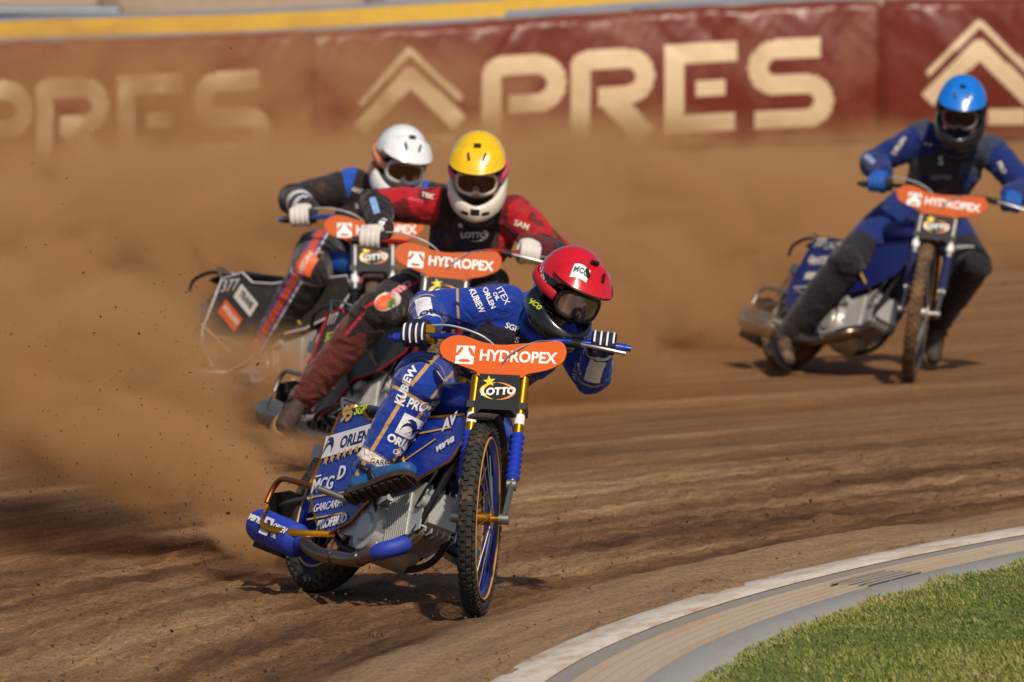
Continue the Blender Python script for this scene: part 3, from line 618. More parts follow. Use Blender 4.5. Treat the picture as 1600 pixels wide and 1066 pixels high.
    pl = obj('number_plate', cached('plate', lambda: MB().prism(smooth_poly(PLATE), 0.005).mesh('number_plate', True, True)), g('plate', ORANGE), b, St @ PM)
    sign_mark(pl, T((0.0, -0.005, 0.0055)), 1.0, g('print', WHITE), g('plate', ORANGE))
    PL2 = frame(cl + fw * 0.066 + S_AX * -0.218, (0, 1, 0), fw - S_AX * 0.12)
    lp = obj('lower_plate', cached('lplate', lambda: MB().prism([(-0.072, 0.088), (0.076, 0.088), (0.082, -0.02), (0.078, -0.075), (0.055, -0.05), (-0.055, -0.05), (-0.078, -0.075), (-0.08, -0.02)], 0.005).mesh('lower_plate', True, True)), PLATE_K, b, St @ PL2)
    emblem(lp, T((0.0, 0.022, 0.0055)), 1.0)
    # frame tubes
    fm = MB(); sd = Vector((0, 1, 0))
    fm.tube(spline([HEAD, (0.72, 0, 0.72), (0.40, 0, 0.65), (0.10, 0, 0.63)], 5), 0.019, 10)
    for s in (-1, 1):
        fm.tube(spline([HEAD - S_AX * 0.04, (0.90, s * 0.05, 0.55), (0.80, s * 0.07, 0.25), (0.62, s * 0.075, 0.155), (0.30, s * 0.085, 0.17), (0.0, s * 0.085, RR_)], 5), 0.0135, 8)
        fm.tube(spline([(0.12, s * 0.02, 0.66), (0.06, s * 0.085, 0.52), (0.0, s * 0.085, RR_)], 5), 0.011, 8)
        fm.tube(spline([(0.10, s * 0.02, 0.64), (-0.10, s * 0.08, 0.70), (-0.26, s * 0.085, 0.66), (-0.30, s * 0.07, 0.60)], 5), 0.009, 8)
    obj('frame', cached('frame', lambda: fm.mesh('frame', True)), g('frame', BLACK), b)
    # tank, saddle, rear mudguard, deflector
    def blobm(name, sections, n=18):
        mb = MB(); mb.tube([c for c, _, _ in sections], [(w_, h_) for _, w_, h_ in sections], n, ref=(0, 1, 0)); return mb.mesh(name, 'all')
    obj('fuel_tank', cached('tank', lambda: blobm('fuel_tank', [(Vector((x, 0, z)), w_, h_) for x, z, w_, h_ in ((0.46, 0.75, 0.03, 0.03), (0.49, 0.755, 0.075, 0.06), (0.60, 0.775, 0.10, 0.075), (0.76, 0.79, 0.095, 0.07), (0.88, 0.80, 0.06, 0.055), (0.91, 0.80, 0.02, 0.02))])), g('paint'), b)
    cap = obj('tank_cap', cached('tcap', lambda: MB().cyl((0.66, 0, 0.845), (0.665, 0, 0.875), 0.032, 18).mesh('tank_cap', True)), g('metal', BLACK), b)
    obj('saddle', cached('seat', lambda: blobm('saddle', [(Vector((x, 0, z)), w_, h_) for x, z, w_, h_ in ((0.08, 0.70, 0.04, 0.02), (0.10, 0.70, 0.095, 0.026), (0.22, 0.69, 0.10, 0.028), (0.38, 0.69, 0.07, 0.026), (0.50, 0.71, 0.04, 0.022))])), BLACK, b)
    a_ = [Vector((0, 0, RR_)) + Vector((math.cos(R(t)), 0, math.sin(R(t)))) * (RR_ + 0.05) for t in range(62, 118, 6)]
    obj('rear_mudguard', cached('rmg', lambda: MB().tube(a_, [(0.075 if i > 1 else 0.05, 0.007) for i in range(len(a_))], 10, ref=(0, 1, 0)).mesh('rear_mudguard', True)), g('guard', BLACK), b)
    obj('grab_loop', cached('loop', lambda: MB().tube(spline([(-0.02, -0.09, 0.65), (-0.10, -0.088, 0.72), (-0.16, -0.03, 0.735), (-0.16, 0.03, 0.735), (-0.10, 0.088, 0.72), (-0.02, 0.09, 0.65)], 5), 0.006, 8).mesh('grab_loop', True)), STEEL, b)
    dm = frame((-0.30, 0, 0.20), (0, 1, 0), (-0.9, 0, 0.35))
    df = obj('dirt_deflector', cached('defl', lambda: MB().prism([(-0.13, 0.10), (0.13, 0.10), (0.16, -0.12), (0.10, -0.155), (-0.10, -0.155), (-0.16, -0.12)], 0.006, dm).mesh('dirt_deflector', True, True)), BLACK, b)
    obj('deflector_stay', cached('dstay', lambda: MB().tube([(-0.02, -0.10, 0.34), (-0.18, -0.12, 0.30), (-0.29, -0.11, 0.28)], 0.008, 8).tube([(-0.02, 0.10, 0.34), (-0.18, 0.12, 0.30), (-0.29, 0.11, 0.28)], 0.008, 8).mesh('deflector_stay', True)), STEEL, b)
    # engine: crankcase, finned barrel, head
    cy = Vector((math.cos(R(20)), 0, math.sin(R(20)))); e0 = Vector((0.50, 0, 0.245))
    ec = MB(); ec.cyl(e0 + Vector((0, -0.085, 0)), e0 + Vector((0, 0.085, 0)), 0.118, 32); ec.box(e0 + Vector((-0.10, 0, 0.0)), (0.16, 0.15, 0.15)); ec.cyl(e0 + Vector((0, -0.118, 0)), e0 + Vector((0, -0.083, 0)), 0.085, 28, 0.10)
    for k in range(8):
        t = R(45 * k + 10); ec.cyl(e0 + Vector((0.094 * math.cos(t), -0.098, 0.094 * math.sin(t))), e0 + Vector((0.094 * math.cos(t), -0.080, 0.094 * math.sin(t))), 0.011, 10)
    ec.box(e0 + Vector((-0.13, -0.092, 0.02)), (0.13, 0.05, 0.12)); ec.cyl(e0 + Vector((0, -0.128, 0)), e0 + Vector((0, -0.116, 0)), 0.050, 24, 0.058); ec.box(e0 + Vector((-0.11, -0.116, 0.035)), (0.10, 0.014, 0.05)); ec.box(e0 + Vector((0.02, -0.10, 0.105)), (0.14, 0.03, 0.03), Matrix.Rotation(R(-20), 3, 'Y'))
    en = obj('engine', cached('case', lambda: ec.mesh('engine', True)), ALLOY, b)
    cm = MB(); Mf = Matrix.Rotation(R(-20), 3, 'Y')
    cm.cyl(e0 + cy * 0.09, e0 + cy * 0.27, 0.050, 24)
    for i in range(11): cm.box(e0 + cy * (0.115 + 0.0132 * i), (0.0045, 0.19 - 0.002 * i, 0.178), Mf)
    obj('cylinder_fins', cached('fins', lambda: cm.mesh('cylinder_fins', True)), ALLOY, en)
    hm = MB(); hm.box(e0 + cy * 0.295, (0.075, 0.15, 0.15), Mf)
    for i in range(7): hm.box(e0 + cy * 0.295 + Vector((0, -0.078 + 0.026 * i, 0)), (0.092, 0.005, 0.185), Mf)
    hm.box(e0 + cy * 0.345, (0.035, 0.12, 0.13), Mf); hm.cyl(e0 + cy * 0.33 + Vector((0, -0.095, 0.02)), e0 + cy * 0.33 + Vector((0, 0.095, 0.02)), 0.026, 14)
    obj('cylinder_head', cached('head', lambda: hm.mesh('cylinder_head', True)), ALLOY, en)
    obj('carburettor', cached('carb', lambda: MB().cyl(e0 + cy * 0.33 + Vector((-0.03, 0.0, 0.08)), e0 + cy * 0.25 + Vector((-0.05, 0.0, 0.20)), 0.03, 14).cyl(e0 + cy * 0.26 + Vector((-0.05, -0.06, 0.16)), e0 + cy * 0.26 + Vector((-0.05, 0.06, 0.16)), 0.034, 14).mesh('carburettor', True)), BLACK, b)
    for hp, hm_, hr in (([(0.58, -0.06, 0.66), (0.62, -0.13, 0.54), (0.70, -0.10, 0.46), (0.74, -0.05, 0.43)], 'fuel_hose', 0.006), ([(0.80, 0, 0.66), (0.86, -0.07, 0.56), (0.84, -0.10, 0.42), (0.79, -0.09, 0.35)], 'plug_lead', 0.0055), ([(0.40, -0.10, 0.52), (0.46, -0.14, 0.42), (0.50, -0.13, 0.36), (0.55, -0.11, 0.30)], 'oil_hose', 0.008)):
        obj(hm_, cached(hm_, lambda: MB().tube(spline(hp, 6), hr, 8).mesh(hm_, True)), mat('hose_amber', S(196, 150, 60), 0.3) if hm_ == 'fuel_hose' else BLACK, b)
    # primary drive and chain on the left
    def loop(c0, r0, c1, r1, y):
        p = [Vector((c0[0] + r0 * math.cos(R(t)), y, c0[1] + r0 * math.sin(R(t)))) for t in range(90, 271, 15)] + [Vector((c1[0] + r1 * math.cos(R(t)), y, c1[1] + r1 * math.sin(R(t)))) for t in range(-90, 91, 15)]; return p
    obj('drive_chain', cached('chain', lambda: MB().tube(loop((0, RR_), 0.11, (0.30, 0.34), 0.045, 0.10), (0.009, 0.006), 8, closed=True).mesh('drive_chain', True)), STEEL, b)
    obj('clutch_cover', cached('clutch', lambda: MB().cyl((0.30, 0.095, 0.34), (0.30, 0.15, 0.34), 0.085, 24).cyl((0.50, 0.09, 0.245), (0.50, 0.135, 0.245), 0.05, 20).box((0.4, 0.115, 0.295), (0.22, 0.03, 0.09), Matrix.Rotation(R(25), 3, 'Y')).mesh('clutch_cover', True)), BLACK, b)
    # exhaust: header, guard, pipe, silencer
    hd = e0 + cy * 0.305
    path = spline([hd + Vector((0.01, -0.04, -0.08)), hd + Vector((0.035, -0.10, -0.145)), (0.80, -0.165, 0.155), (0.66, -0.185, 0.105), (0.50, -0.185, 0.10), (0.34, -0.19, 0.105), (0.20, -0.195, 0.135)], 6)
    ex = obj('exhaust_pipe', cached('pipe', lambda: MB().tube(path, [0.024] * 12 + [0.026] * (len(path) - 12), 16).tube(path[17:19], 0.030, 16).tube(path[25:27], 0.030, 16).mesh('exhaust_pipe', True)), PIPE, b)
    obj('pipe_guard', cached('pguard', lambda: MB().tube(path[5:15], [0.026] + [0.033] * 8 + [0.026], 16).mesh('pipe_guard', True)), g('pipe_guard', PIPE), ex)
    s0, s1 = Vector((0.21, -0.197, 0.132)), Vector((-0.24, -0.225, 0.185)); dr = (s1 - s0).normalized()
    prof_ = [(0.0, 0.026), (0.03, 0.03), (0.045, 0.055), (0.06, 0.065), (0.34, 0.065), (0.362, 0.060), (0.37, 0.04), (0.37, 0.02)]
    si = obj('silencer', cached('sil', lambda: MB().tube([s0 + dr * t for t, _ in prof_], [r for _, r in prof_], 28).mesh('silencer', True)), g('silencer', STEEL), b)
    # bracket strap under the silencer, footrest, rear hoop
    obj('silencer_strap', cached('strap', lambda: MB().tube(spline([(0.28, -0.12, 0.20), (0.16, -0.255, 0.155), (0.0, -0.285, 0.165), (-0.04, -0.262, 0.24)], 5), (0.013, 0.005), 8, ref=(0, 0, 1)).mesh('silencer_strap', True)), g('metal', STEEL), b)
    obj('footrest', cached('peg', lambda: MB().tube([(0.33, -0.10, 0.33), (0.30, -0.26, 0.335)], 0.013, 10).tube([(0.33, -0.10, 0.33), (0.44, -0.09, 0.22)], 0.012, 8).mesh('footrest', True)), STEEL, b)
    obj('rear_hoop', cached('hoop', lambda: MB().tube(spline([(0.02, -0.12, 0.365), (-0.10, -0.16, 0.37), (-0.20, -0.17, 0.37), (-0.245, -0.17, 0.335), (-0.24, -0.18, 0.27)], 5), 0.011, 10).mesh('rear_hoop', True)), g('hoop', STEEL), b)
    obj('axle_plate', cached('axp', lambda: MB().box((-0.02, -0.105, 0.40), (0.05, 0.012, 0.26), Matrix.Rotation(R(-12), 3, 'Y')).cyl((0, -0.13, RR_), (0, 0.13, RR_), 0.018, 14).box((-0.05, -0.13, 0.50), (0.06, 0.03, 0.05)).mesh('axle_plate', True)), STEEL, b)
    # side panels with piping
    for s in (-1, 1):
        p = obj('side_panel', panel_mesh(s), g('panel'), b)
        edge = [Vector((x, s * (panel_y(x, z) + 0.002), z)) for x, z in SIDE]; e2 = []
        for i in range(len(edge)): e2 += [edge[i].lerp(edge[(i + 1) % len(edge)], t / 4) for t in range(4)]
        for q in e2: q.y = s * (panel_y(q.x, q.z) + 0.002)
        obj('piping', cached(('piping', s), lambda: MB().tube(e2, 0.0052, 6, closed=True).mesh('piping', True)), g('piping', GOLD), p)
        if s == -1:
            for spec in C.get('prints', []):
                kind, a_x, a_z, rot = spec[:4]; a_z -= 0.045; a_x += 0.10 * max(0.0, 1 - max(0.0, a_x + 0.06) / 0.5); yy = -(panel_y(a_x, a_z) + 0.0045)
                e = 0.02; tx = Vector((2 * e, -(panel_y(a_x + e, a_z) - panel_y(a_x - e, a_z)), 0)); Mp = frame((a_x, yy, a_z), tx, (0, -1, 0)) @ Matrix.Rotation(R(rot), 4, 'Z')
                if kind == 'rect': obj('print_block', MB().prism([(-spec[4] / 2, -spec[5] / 2), (spec[4] / 2, -spec[5] / 2), (spec[4] / 2, spec[5] / 2), (-spec[4] / 2, spec[5] / 2)], 0.001).mesh(), spec[6], p, Mp)
                elif kind == 'poly': obj('print_mark', MB().prism(spec[4], 0.001).mesh('m', False, True), spec[5], p, Mp @ T((0, 0, 0.0012)))
                elif kind == 'line': obj('print_line', MB().box((0, 0, 0), (spec[4], 0.007, 0.001)).mesh(), spec[5], p, Mp)
                else: text(kind, spec[4], spec[5], p, Mp @ T((0, 0, 0.0012)), bold=spec[6] if len(spec) > 6 else 0.02, shear=spec[7] if len(spec) > 7 else 0)
    if g('sil_prints'):
        nrm = Vector((0.0, -1.0, 0.12)); nrm = (nrm - dr * nrm.dot(dr)).normalized()
        for kind, t, v, size, m in C['sil_prints']:
            th_ = v / 0.066; n2 = (nrm * math.cos(th_) + dr.cross(nrm) * math.sin(th_)); Mp = frame(s0 + dr * t + n2 * 0.0672, -dr, n2)
            if kind == 'rect': obj('print_block', MB().prism([(-size, -size), (size, -size), (size, size), (-size, size)], 0.001).mesh(), m, si, Mp)
            elif isinstance(kind, list): obj('print_mark', MB().prism(kind, 0.001).mesh('m', False, True), m, si, Mp @ T((0, 0, 0.001)))
            else: text(kind, size, m, si, Mp, bold=0.03, shear=0.12)
    return b, W, St, grips
EAGLE = [(-0.30, 0.35), (-0.10, 0.50), (0.20, 0.46), (0.42, 0.20), (0.46, -0.10), (0.30, -0.45), (0.30, -0.15), (0.12, 0.05), (-0.12, 0.06), (-0.34, -0.12), (-0.46, -0.42), (-0.42, -0.05), (-0.26, 0.18), (0.0, 0.27), (-0.16, 0.32)]
def eagle(k): return [(x * k, y * k) for x, y in EAGLE]
ROYAL = mat('royal_blue_paint', S(20, 52, 156), 0.35, dirt=0.22, coat=0.3, vary=0.12)
NAVYP = mat('navy_print', S(24, 36, 96), 0.5, vary=0.05)
GOLDP = mat('gold_print', S(206, 166, 92), 0.4, vary=0.05)
LIME = mat('lime_print', S(214, 226, 40), 0.5)
red_prints = [('rect', 0.10, 0.60, 12, 0.36, 0.088, WHITE), ('ORLEN', 0.165, 0.608, 12, 0.066, NAVYP, 0.035), ('poly', -0.065, 0.572, 12, eagle(0.07), NAVYP),
    ('95', 0.0, 0.70, 8, 0.085, GOLDP, 0.05, 0.15), ('SGP', 0.12, 0.722, 8, 0.05, LIME, 0.03, 0.2), ('MCG', 0.0, 0.42, 10, 0.075, WHITE, 0.02), ('line', -0.075, 0.452, 10, 0.04, WHITE), ('line', -0.08, 0.365, 10, 0.04, WHITE),
    ('D', 0.15, 0.475, 10, 0.075, WHITE, 0.03), ('GARCAREK', 0.13, 0.345, 10, 0.045, WHITE, 0.0, 0.2), ('PROFBUD', 0.22, 0.285, 12, 0.05, WHITE, 0.04), ('line', 0.07, 0.385, 8, 0.30, GOLDP), ('line', 0.14, 0.305, 9, 0.30, GOLDP),
    ('verva', 0.60, 0.62, 34, 0.055, WHITE, 0.03, 0.2), ('verva', 0.86, 0.645, 30, 0.05, WHITE, 0.03, 0.2), ('AV', 0.84, 0.725, 30, 0.06, WHITE, 0.04, 0.2), ('line', 0.66, 0.665, 12, 0.42, GOLDP), ('line', 0.62, 0.55, 32, 0.40, GOLDP), ('PRONET', 0.46, 0.62, 34, 0.03, WHITE), ('CARGO', 0.48, 0.585, 34, 0.03, WHITE)]
for k in range(6): red_prints.append(('poly', -0.05 + 0.055 * k, 0.515 + 0.012 * k, 0, star(0.021, k=0.45), GOLDP))
RED_C = dict(paint=ROYAL, panel=ROYAL, rim=mat('blue_rim', S(24, 52, 150), 0.3, 0.6, dirt=0.2), stripe=mat('gold_stripe', S(206, 150, 60), 0.4), gaiter=mat('blue_gaiter', S(30, 62, 190), 0.5, dirt=0.06), bar=mat('blue_bar', S(24, 56, 160), 0.3, 0.4), metal=GOLD, silencer=mat('blue_silencer', S(32, 58, 172), 0.55, vary=0.12, bump=0.5, bscale=260, dirt=0.16), pipe_guard=mat('blue_wrap', S(38, 58, 168), 0.6, vary=0.15, dirt=0.3), hoop=COPPER, grip=ROYAL, prints=red_prints,
    sil_prints=[('verva', 0.295, 0.012, 0.05, WHITE), ('rect', 0.19, 0.0, 0.034, WHITE), (eagle(0.052), 0.19, 0.0, 0, NAVYP), ('ORLEN', 0.098, 0.010, 0.034, WHITE), ('OIL', 0.12, -0.022, 0.026, WHITE)])
DRED = mat('dark_red_paint', S(120, 22, 30), 0.45, dirt=0.5, dirt_col=S(110, 72, 44)); DGREY = mat('dusty_black_panel', S(52, 48, 44), 0.5, dirt=0.45, dirt_col=S(120, 88, 58)); PWHITE = mat('dusty_white_print', S(220, 214, 204), 0.6, dirt=0.1); HORA = mat('print_orange', S(226, 96, 44), 0.5, dirt=0.12); PINK = mat('print_pink', S(222, 90, 120), 0.5)
YEL_C = dict(tyre=TYRE_D, paint=DRED, panel=DGREY, plate=ORANGE_D, piping=mat('red_piping', S(190, 34, 52), 0.5, dirt=0.2), bar=mat('red_bar', S(170, 30, 36), 0.35, 0.3), gaiter=DRED, fork=STEEL, stripe=STEEL, prints=[('117', 0.02, 0.68, 8, 0.07, PWHITE, 0.03, 0.1), ('SGP', 0.06, 0.60, 8, 0.06, LIME, 0.03, 0.2), ('Block', 0.30, 0.42, 12, 0.05, PWHITE, 0.02), ('rect', 0.46, 0.55, 16, 0.16, 0.05, PWHITE), ('line', 0.6, 0.62, 30, 0.3, PINK)])
WHT_C = dict(tyre=TYRE_D, paint=mat('blue_dusty_paint', S(28, 74, 150), 0.45, dirt=0.3), panel=DGREY, plate=ORANGE_D, piping=mat('white_piping', S(214, 214, 220), 0.5, dirt=0.15), bar=mat('mid_blue_bar', S(40, 84, 170), 0.35, 0.3), fork=STEEL, stripe=STEEL, hub=ALLOY, prints=[('377', 0.02, 0.665, 6, 0.085, PWHITE, 0.0, 0.1), ('rect', 0.22, 0.60, -28, 0.20, 0.075, PWHITE), ('TRANS', 0.225, 0.602, -28, 0.045, BLACK, 0.04), ('rect', 0.11, 0.52, -28, 0.20, 0.075, HORA), ('HYDROPEX', 0.12, 0.52, -28, 0.034, PWHITE, 0.03), ('line', 0.05, 0.40, -24, 0.36, PWHITE), ('O.A. MEK', 0.0, 0.345, -26, 0.05, mat('lilac_print', S(150, 140, 190), 0.6, dirt=0.2))])
NAVY = mat('navy_paint', S(28, 38, 104), 0.4, dirt=0.18); BLU_C = dict(tyre=TYRE_D, paint=NAVY, panel=NAVY, plate=ORANGE_D, piping=NAVY, gaiter=mat('navy_gaiter', S(38, 48, 96), 0.5, dirt=0.2), fork=STEEL, stripe=STEEL, hub=ALLOY, silencer=mat('iridescent_steel', S(170, 164, 140), 0.25, 0.9, dirt=0.25), prints=[('777', 0.02, 0.70, 4, 0.065, PWHITE, 0.05, 0.25), ('CALM', 0.20, 0.69, 4, 0.06, PWHITE, 0.0), ('ANTEX', 0.14, 0.60, 4, 0.06, PWHITE, 0.05), ('O', 0.0, 0.605, 4, 0.05, PWHITE, 0.08), ('rect', 0.08, 0.515, 4, 0.10, 0.04, PWHITE), ('line', 0.06, 0.45, 4, 0.2, PWHITE)])
BIKES = {
 'red': make_bike('clean royal blue speedway motorcycle ridden by the rider in the red helmet', (494, 919), 27, 21, -39, RED_C),
 'yellow': make_bike('dirty black and dark red motorcycle ridden by the rider in the yellow helmet', (494, 722), 22, 17, -26, YEL_C),
 'white': make_bike('dust covered black motorcycle with white piping, ridden by the rider in the white helmet', (322, 650), 38, 20, -42, WHT_C),
 'blue': make_bike('navy motorcycle with bare steel silencer ridden by the rider in the blue helmet', (1226, 573), 27, 27, -37, BLU_C)}
def report():
    for k, (b, W, St, gr) in BIKES.items():
        pts = dict(front=W @ St @ Vector((WB, 0, 0)), faxle=W @ St @ Vector((WB, 0, RF)), raxle=W @ Vector((0, 0, RR_)), plate=W @ St @ (HEAD + S_AX * 0.105 + Vector((0.057, 0, 0.025))), gripR=gr[-1][0], gripL=gr[1][0], seat=W @ Vector((0.15, 0, 0.82)), pegR=W @ Vector((0.31, -0.22, 0.335)))
        print(k, {n: tuple(round(c) for c in pix(p)) + (round(p.y, 2),) for n, p in pts.items()})
report()
# ------------------------------------------------------------------ riders
def remesh(mb, voxel, it=6, fac=0.5):
    me = mb.mesh('blob') if isinstance(mb, MB) else mb
    o = bpy.data.objects.new('blob', me); COL.objects.link(o)
    m = o.modifiers.new('r', 'REMESH'); m.mode = 'VOXEL'; m.voxel_size = voxel
    s_ = o.modifiers.new('s', 'SMOOTH'); s_.factor = fac; s_.iterations = it
    out = bpy.data.meshes.new_from_object(o.evaluated_get(bpy.context.evaluated_depsgraph_get()))
    bpy.data.objects.remove(o); out.materials.clear(); out.shade_smooth(); return out
def coords(me):
    a = np.empty(len(me.vertices) * 3, np.float32); me.vertices.foreach_get('co', a); return a.reshape(-1, 3).astype(float)
def set_layer(me, name, arr):
    a = me.attributes.new(name, 'FLOAT', 'POINT'); a.data.foreach_set('value', np.asarray(arr, dtype=np.float32))
def layered(name, base, layers, rough=0.62, dirt=0.2, dirt_col=S(132, 96, 62), weave=0.35, coat=0.0, edge=0.0012, sheen=0.2, wr=0.5):
    """base colour overprinted with crisp shapes; each layer's outline is a signed distance stored on the mesh"""
    m = bpy.data.materials.new(name); m.use_nodes = True; nt = m.node_tree; N, L = nt.nodes, nt.links; b = N['Principled BSDF']
    col = None
    rgb = N.new('ShaderNodeRGB'); rgb.outputs[0].default_value = (*base, 1); col = rgb.outputs[0]
    for i, c in enumerate(layers):
        a = N.new('ShaderNodeAttribute'); a.attribute_name = 'L%d' % i; r = N.new('ShaderNodeMapRange'); r.inputs[1].default_value = edge; r.inputs[2].default_value = -edge
        L.new(a.outputs['Fac'], r.inputs[0]); x = N.new('ShaderNodeMix'); x.data_type = 'RGBA'; L.new(r.outputs[0], x.inputs[0]); L.new(col, x.inputs[6]); x.inputs[7].default_value = (*c, 1); col = x.outputs[2]
    tc = N.new('ShaderNodeTexCoord')
    n2 = N.new('ShaderNodeTexNoise'); n2.inputs['Scale'].default_value = 8; n2.inputs['Detail'].default_value = 9; n2.inputs['Roughness'].default_value = 0.72; L.new(tc.outputs['Object'], n2.inputs['Vector'])
    cr = N.new('ShaderNodeMapRange'); cr.inputs[1].default_value = 0.66 - 0.32 * dirt; cr.inputs[2].default_value = 0.86 - 0.28 * dirt; cr.inputs[4].default_value = min(0.95, 0.35 + 0.6 * dirt); L.new(n2.outputs[0], cr.inputs[0])
    mx = N.new('ShaderNodeMix'); mx.data_type = 'RGBA'; L.new(cr.outputs[0], mx.inputs[0]); L.new(col, mx.inputs[6]); mx.inputs[7].default_value = (*dirt_col, 1); L.new(mx.outputs[2], b.inputs['Base Color'])
    b.inputs['Roughness'].default_value = rough; sock(b, 'Coat Weight').default_value = coat; sock(b, 'Coat Roughness').default_value = 0.08
    if sheen: sock(b, 'Sheen Weight').default_value = sheen
    if weave:
        n3 = N.new('ShaderNodeTexNoise'); n3.inputs['Scale'].default_value = 22; n3.inputs['Detail'].default_value = 5; n3.inputs['Distortion'].default_value = 0.8; L.new(tc.outputs['Object'], n3.inputs['Vector'])
        n4 = N.new('ShaderNodeTexNoise'); n4.noise_type = 'RIDGED_MULTIFRACTAL'; n4.inputs['Scale'].default_value = 5.5; n4.inputs['Detail'].default_value = 3; n4.inputs['Distortion'].default_value = 1.2; L.new(tc.outputs['Object'], n4.inputs['Vector'])
        hh = N.new('ShaderNodeMath'); hh.operation = 'MULTIPLY_ADD'; L.new(n4.outputs[0], hh.inputs[0]); hh.inputs[1].default_value = 0.35; L.new(n3.outputs[0], hh.inputs[2])
        bp = N.new('ShaderNodeBump'); bp.inputs['Strength'].default_value = weave; bp.inputs['Distance'].default_value = 0.03; L.new(hh.outputs[0], bp.inputs['Height']); L.new(bp.outputs[0], b.inputs['Normal'])
        sock(b, 'Specular IOR Level').default_value = 0.25
    return m
BIG = 1.0
class Info: pass
def body(J, name, fat=1.0):
    """one continuous clothed figure from its joints"""
    mb = MB(); spine = (J['neck'] - J['pelvis']); up = spine.normalized(); lat = (J['shL'] - J['shR']).normalized(); hl = (J['hipL'] - J['hipR']).normalized()
    secs = []
    for t, w, d in ((-0.14, 0.10, 0.085), (-0.05, 0.155, 0.115), (0.10, 0.165, 0.12), (0.32, 0.158, 0.112), (0.55, 0.178, 0.125), (0.75, 0.195, 0.13), (0.90, 0.175, 0.11), (0.98, 0.11, 0.085), (1.06, 0.065, 0.065)):
        bend = up.cross(lat).normalized() * (-0.05 * math.sin(math.pi * max(0, min(1, t))))
        secs.append((J['pelvis'] + spine * t + bend, w * fat, d * fat, hl.lerp(lat, max(0, min(1, t)))))
    vs = [];n = 24
    for i, (c, w, d, l_) in enumerate(secs):
        l_ = (l_ - up * l_.dot(up)).normalized(); f_ = up.cross(l_)
        vs += [c + l_ * (w * math.cos(2 * math.pi * k / n)) + f_ * (d * math.sin(2 * math.pi * k / n)) for k in range(n)]
    fs = [(i * n + k, i * n + (k + 1) % n, (i + 1) * n + (k + 1) % n, (i + 1) * n + k) for i in range(len(secs) - 1) for k in range(n)] + [tuple(range(n)), tuple((len(secs) - 1) * n + k for k in range(n))]
    mb.add(vs, fs)
    bones = []
    def limb(a, b, c, r, nm):
        A, B, C_ = J[a], J[b], J[c]
        for (p, q, r0, rm, r1, tag_) in ((A, B, r[0], r[1], r[2], nm[0]), (B, C_, r[2], r[3], r[4], nm[1])):
            pts = [p.lerp(q, t) for t in (0, 0.35, 0.7, 1)]; mb.tube(pts, [r0, rm, (rm + r1) / 2, r1], 16); mb.ball(q, r1, 8); bones.append((tag_, p, q))
        mb.ball(A, r[0], 8)
    for s in 'RL':
        limb('sh' + s, 'el' + s, 'wr' + s, [x * fat for x in (0.088, 0.082, 0.072, 0.070, 0.046)], ('ua' + s, 'fa' + s))
        limb('hip' + s, 'kn' + s, 'an' + s, [x * fat for x in (0.118, 0.115, 0.094, 0.088, 0.060)], ('th' + s, 'sn' + s))
        kf = (J['kn' + s] - (J['hip' + s] + J['an' + s]) / 2).normalized(); mb.ball(J['kn' + s] + kf * 0.026, 0.088 * fat, 8)
        mb.tube([J['neck'] - spine * 0.06, J['sh' + s]], [0.085, 0.078], 14)
    mb.tube([J['neck'], J['head']], [0.068, 0.062], 14)
    bones.append(('torso', J['pelvis'], J['neck']))
    me = remesh(mb, 0.008, 8)
    P = coords(me); nrm = np.empty(len(P) * 3, np.float32); me.vertices.foreach_get('normal', nrm); nrm = nrm.reshape(-1, 3).astype(float)
    # nearest bone for every vertex
    I = Info(); best = np.full(len(P), 9.0); I.bone = np.zeros(len(P), int); I.t = np.zeros(len(P)); I.lat = np.zeros(len(P)); I.front = np.zeros(len(P)); I.len = np.zeros(len(P)); I.names = [b_[0] for b_ in bones]
    view = np.array((0.0, -1.0, 0.06))
    for k, (nm, a, b_) in enumerate(bones):
        a = np.array(a); b_ = np.array(b_); d = b_ - a; l = np.linalg.norm(d); d = d / l; t = np.clip((P - a) @ d / l, 0, 1); q = P - (a + t[:, None] * (d * l)); dist = np.linalg.norm(q, axis=1)
        if nm == 'torso': dist = dist - 0.11
        elif nm[:2] in ('th', 'sn'): dist = dist - 0.035
        ref = view - d * (view @ d); ref /= max(np.linalg.norm(ref), 1e-6); w = np.cross(d, ref)
        m_ = dist < best; best[m_] = dist[m_]; I.bone[m_] = k; I.t[m_] = ((P - a) @ d / l)[m_]; I.lat[m_] = (q @ w)[m_]; I.front[m_] = (q @ ref)[m_]; I.len[m_] = l
    # creases: folds across the limbs, stronger near the joints
    along = I.t * I.len; jn = np.minimum(np.abs(I.t), np.abs(1 - I.t)); isl = np.array([n_ != 'torso' for n_ in I.names])[I.bone]
    wv = np.array([mnoise.noise(Vector((a_ * 34 + 3 * mnoise.noise(Vector(p) * 9), l_ * 9, f_ * 9))) for a_, l_, f_, p in zip(along, I.lat, I.front, P)])
    big = np.array([mnoise.noise(Vector(p) * 11) for p in P])
    amp = np.where(isl, 0.0040 + 0.0085 * np.exp(-jn * 5), 0.005); P2 = P + nrm * (wv * amp + big * 0.005)[:, None]
    me.vertices.foreach_set('co', P2.astype(np.float32).ravel()); me.update()
    I.P = P
    tl = np.array(J['shL'] - J['shR']); tl /= np.linalg.norm(tl); upn = np.array(up); I.tx = (P - np.array(J['pelvis'])) @ tl; I.tz = (P - np.array(J['pelvis'])) @ upn / np.linalg.norm(np.array(spine))
    tf = np.cross(upn, tl); I.ty = (P - np.array(J['pelvis'])) @ tf
    I.arm = np.minimum.reduce([np.linalg.norm(P - np.array(J['shR']), axis=1), np.linalg.norm(P - np.array(J['shL']), axis=1)])
    def on(*names): return np.isin(I.bone, [i for i, n_ in enumerate(I.names) if n_ in names])
    I.on = on
    return me, I
